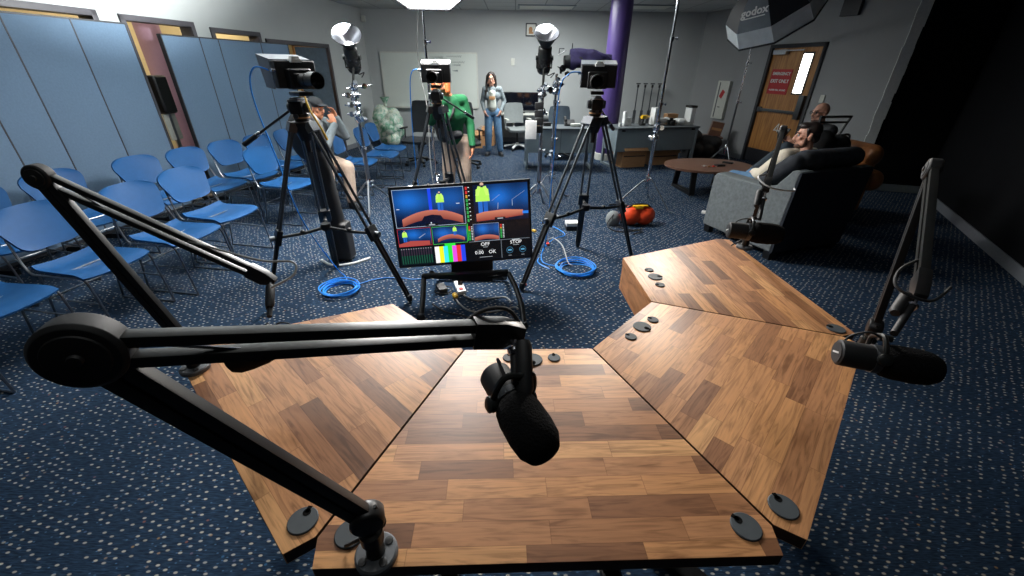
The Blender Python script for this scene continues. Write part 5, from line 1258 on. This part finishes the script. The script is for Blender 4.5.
# standing woman
def w_extra(t, g, P, R):
    glasses(t, P)
    remeshed('undershirt', prim(MB(), [('c', V((0, -.045, .97)), .09, V((0, -.065, 1.22)), .072)]), .01, 'tee_pale', t, 4)
    MB().box((0, -.138, 1.14), (.12, .012, .06)).build('shirt_print', 'card', t, bevel=.004)
    MB().tube([(-.055, -.11, 1.31), (0, -.15, 1.2), (.055, -.11, 1.31)], .003, 6).build('necklace', 'frame_dark', t)
L0 = V((-.45, 9.1, 0)); A = lambda x, y, z: L0+V((x, y, z))
person('standing woman with long dark hair, grey cardigan and blue jeans, hands at her pockets', L0,
       dict(head=A(-.02, -.03, 1.475), neck=A(0, 0, 1.36), chest=A(0, 0, 1.17), pelvis=A(0, 0, .90), shL=A(.145, 0, 1.295), shR=A(-.145, 0, 1.295), elL=A(.24, .06, 1.07), elR=A(-.21, .05, 1.06), wrL=A(.175, -.07, .89), wrR=A(-.165, -.07, .89),
            hipL=A(.085, 0, .86), hipR=A(-.085, 0, .86), knL=A(.12, -.02, .47), knR=A(-.09, -.02, .47), anL=A(.16, .02, .09), anR=A(-.10, .02, .09), toeL=A(.20, -.13, .035), toeR=A(-.13, -.13, .035),
            _face=(.05, -1, -.05), _hdL=(-.4, -.2, -.9), _hdR=(.4, -.2, -.9), _pnL=(-.8, .5, 0), _pnR=(.8, .5, 0)),
       'cardigan', 'jeans', 'shoe', ('long', 'hair_dark'), .008, extras=w_extra, fat=.76, arm=.78)
# camera operator in the green jacket
L0 = V((-.72, 5.2, 0))
def g_extra(t, g, P, R):
    MB().lathe([(.036, -.012), (.036, .012)], 16, g['wrL']+V((0, 0, .01)), (0, .1, 1)).build('wristwatch', 'black', t)
    remeshed('waist_bag', prim(MB(), [('c', V((-.17, -.10, 1.12)), .07, V((-.13, -.06, .95)), .08), ('c', V((-.13, -.06, .95)), .06, V((.06, -.09, .97)), .05)]), .012, 'dark_shirt', t, 3)
    MB().tube(spline([g['shL']+V((-.06, -.1, .05)), g['chest']+V((0, -.16, .0)), g['hipR']+V((-.08, -.12, .1))], 6), .014).build('bag_strap', 'black_matte', t)
person('camera operator with auburn hair, green jacket and beige trousers, behind the middle camera', L0,
       dict(head=A(-.105, -.14, 1.54), neck=A(-.03, -.08, 1.40), chest=A(.0, -.03, 1.18), pelvis=A(-.03, .06, .90), shL=A(.10, .07, 1.33), shR=A(-.13, -.17, 1.33), elL=A(.185, .06, 1.06), elR=A(-.21, -.34, 1.15), wrL=A(.215, -.04, .82), wrR=A(-.10, -.50, 1.30),
            hipL=A(.09, .08, .86), hipR=A(-.09, .08, .86), knL=A(.10, .04, .47), knR=A(-.11, .05, .47), anL=A(.11, .08, .09), anR=A(-.13, .1, .09), toeL=A(.15, -.08, .035), toeR=A(-.16, -.06, .035),
            _face=(-.35, -1, -.05), _hdL=(.0, -.25, -1), _hdR=(.2, -.6, .75), _pnL=(-1, 0, 0), _pnR=(.9, 0, -.2)),
       'green', 'beige', 'shoe', ('bob', 'hair_red'), .008, skin='skin2', extras=g_extra, fat=.84, arm=.9)
# seated person in the vest
L0 = V((-2.42, 5.46, 0))
def s_extra(t, g, P, R):
    remeshed('vest', prim(MB(), [('c', g['pelvis']+V((0, 0, .06)), .155, g['chest'], .155), ('c', g['chest'], .152, g['neck']-V((0, 0, .1)), .11)]), .012, 'vest', t, 5)
person('seated person in dark vest and cap, hand at face, behind the leftmost tripod', L0,
       dict(head=A(-.04, -.02, 1.21), neck=A(-.06, 0, 1.08), chest=A(-.08, 0, .88), pelvis=A(-.10, 0, .57), shL=A(-.06, .17, 1.02), shR=A(-.06, -.17, 1.02), elL=A(.16, .24, .86), elR=A(.10, -.26, .82), wrL=A(.13, .12, 1.10), wrR=A(.19, -.10, 1.04),
            hipL=A(-.06, .09, .54), hipR=A(-.06, -.09, .54), knL=A(.28, -.16, .53), knR=A(.10, -.38, .53), anL=A(.27, -.2, .09), anR=A(.08, -.40, .09), toeL=A(.40, -.30, .035), toeR=A(.18, -.55, .035),
            _face=(.9, -.3, -.1), _hdL=(-.2, -.2, 1), _hdR=(-.4, .2, 1), _pnL=(-.5, -.9, 0), _pnR=(-.5, .9, 0), _thL=-1, _thR=1),
       'cardigan', 'beige', 'shoe', ('cap', 'dark_shirt'), .008, skin='skin2', extras=s_extra)
# bearded man in the grey armchair
Ra = Matrix.Rotation(ARZ, 3, 'Z'); L0 = AC.copy(); A = lambda x, y, z: AC+Ra @ V((x-.035, y, z))
def m_extra(t, g, P, R):
    it = [('e', P(0, .022, -.078), (.064, .060, .040), R), ('e', P(0, .058, -.092), (.040, .034, .026), R), ('c', P(-.022, .088, -.046), .007, P(.022, .088, -.046), .007)]
    for s in (-1, 1): it += [('c', P(s*.068, .012, -.015), .011, P(s*.058, .02, -.07), .018)]
    remeshed('beard', prim(MB(), it), .006, 'stubble', t, 2)
person('bearded man with short dark hair and cream shirt, sitting in the grey armchair', L0,
       dict(head=A(0, -.06, 1.125), neck=A(0, -.09, .985), chest=A(0, -.06, .79), pelvis=A(0, .0, .60), shL=A(-.18, -.03, .93), shR=A(.18, -.03, .93), elL=A(-.20, .16, .72), elR=A(.24, .16, .72), wrL=A(-.08, .34, .70), wrR=A(.08, .34, .70),
            hipL=A(-.10, .10, .60), hipR=A(.10, .10, .60), knL=A(-.14, .54, .60), knR=A(.14, .54, .60), anL=A(-.14, .58, .09), anR=A(.14, .58, .09), toeL=A(-.15, .74, .035), toeR=A(.15, .74, .035),
            _face=(-1, .42, -.06), _hdL=(.7, .7, -.1), _hdR=(-.7, .7, -.1), _pnL=(0, 0, -1), _pnR=(0, 0, -1)),
       'cream_shirt', 'jeans', 'shoe', ('short', 'hair_dark'), .007, extras=m_extra)
# bald man beyond
L0 = V((4.05, 5.62, 0)); A = lambda x, y, z: L0+V((x, y, z))
def b_extra(t, g, P, R):
    glasses(t, P)
    it = [('c', P(-.056, .014, -.035), .018, P(-.044, .035, -.074), .024), ('c', P(.056, .014, -.035), .018, P(.044, .035, -.074), .024), ('c', P(-.044, .035, -.074), .025, P(0, .064, -.096), .027), ('c', P(.044, .035, -.074), .025, P(0, .064, -.096), .027), ('c', P(-.022, .087, -.046), .007, P(.022, .087, -.046), .007)]
    remeshed('beard', prim(MB(), it), .007, 'stubble', t, 2)
bald = person('bald man with glasses in a dark shirt and slate trousers, sitting with a leg crossed', L0,
       dict(head=A(-.13, .0, 1.215), neck=A(-.06, 0, 1.07), chest=A(-.02, 0, .87), pelvis=A(.05, 0, .62), shL=A(-.05, -.18, 1.02), shR=A(-.05, .18, 1.02), elL=A(-.16, -.26, .76), elR=A(-.2, .26, .78), wrL=A(-.40, -.14, .86), wrR=A(-.40, .10, .88),
            hipL=A(-.02, -.10, .60), hipR=A(-.02, .10, .60), knL=A(-.52, -.14, .80), knR=A(-.50, .12, .62), anL=A(-.78, .02, .44), anR=A(-.62, .12, .09), toeL=A(-.92, .04, .42), toeR=A(-.80, .12, .035),
            _face=(-1, -.1, -.06), _hdL=(-.7, .4, .3), _hdR=(-.7, -.4, .3), _pnL=(0, .6, .6), _pnR=(0, -.6, .6)),
       'dark_shirt', 'jeans_dark', 'offwhite', None, .008, extras=b_extra)
tag(MB().box((0, 0, 0), (.012, .09, .17), Matrix.Rotation(.5, 3, 'Y')).build('handset_phone', 'black', loc=A(-.52, -.02, .95), bevel=.004), 'black phone held up by the bald man', 'phone')

# ------------------------------------------------------------------ light
def area(name, loc, target, size, power, col=(1, 1, 1), shape='DISK', spread=None):
    d = bpy.data.lights.new(name, 'AREA'); d.shape = shape; d.size = size; d.energy = power; d.color = col
    if spread: d.spread = spread
    o = bpy.data.objects.new(name, d); COL.objects.link(o); o.location = loc
    o.rotation_euler = (V(target)-V(loc)).to_track_quat('-Z', 'Y').to_euler(); return o
def spot(name, loc, target, power, ang, col=(1, 1, 1), blend=.6, r=.05):
    d = bpy.data.lights.new(name, 'SPOT'); d.energy = power; d.spot_size = ang; d.spot_blend = blend; d.shadow_soft_size = r; d.color = col
    o = bpy.data.objects.new(name, d); COL.objects.link(o); o.location = loc
    o.rotation_euler = (V(target)-V(loc)).to_track_quat('-Z', 'Y').to_euler(); return o
cool = (.97, 1.0, .985)
spot('studio_spot_left', (-1.79, 5.02, 2.02), (-2.9, 5.3, 3.3), 1250, 2.1, cool)
spot('studio_spot_middle', (.33, 5.02, 2.06), (.0, 5.9, 3.3), 560, 2.1, cool)
spot('studio_spot_tall', (1.80, 5.46, 2.58), (.95, 1.35, .7), 640, .72, (1, .94, .86), .7, .12)
area('ambient_fill_left', (-2.3, 3.2, CEIL-.03), (-2.3, 3.2, 0), 1.2, 22, cool, 'SQUARE')  # added ambient fill over the chairs, no actual fixture
area('ambient_fill_back', (.3, 8.6, CEIL-.03), (.3, 8.6, 0), 1.4, 190, cool, 'SQUARE')  # invented fill lamp that lifts the back of the room
area('ambient_fill_front', (-.2, .6, CEIL-.03), (-.2, .6, 0), 1.0, 6, cool, 'SQUARE')  # weak fill added above the desk, not a real ceiling light
for k, y in enumerate((4.3, 6.6, 8.8)):
    q = WL.p(y, .95); area('corridor_fixture', (q.x, q.y, CEIL-.05), (q.x, q.y, 0), .6, 34, (1, .88, .66), 'SQUARE')

# ------------------------------------------------------------------ camera and view
F_PX, PITCH, ROLL = 402.5, math.radians(28.69), .0124
cam = bpy.data.cameras.new('camera'); co = bpy.data.objects.new('camera', cam); COL.objects.link(co)
cam.sensor_width = 36; cam.lens = F_PX/1024*36; cam.clip_start = .02
fw = V((0, math.cos(PITCH), -math.sin(PITCH))); rt = V((1, 0, 0)); up = V((0, math.sin(PITCH), math.cos(PITCH)))
X = rt*math.cos(ROLL)+up*math.sin(ROLL); Y = up*math.cos(ROLL)-rt*math.sin(ROLL)
co.matrix_world = Matrix.Translation((0, 0, 1.68)) @ Matrix((X, Y, -fw)).transposed().to_4x4()
scene.camera = co
w = bpy.data.worlds.new('world'); w.use_nodes = True; w.node_tree.nodes['Background'].inputs[0].default_value = (.02, .02, .025, 1); scene.world = w
scene.view_settings.view_transform = 'Standard'; scene.view_settings.look = 'None'
scene.cycles.max_bounces = 6; scene.cycles.diffuse_bounces = 4; scene.cycles.sample_clamp_indirect = 6
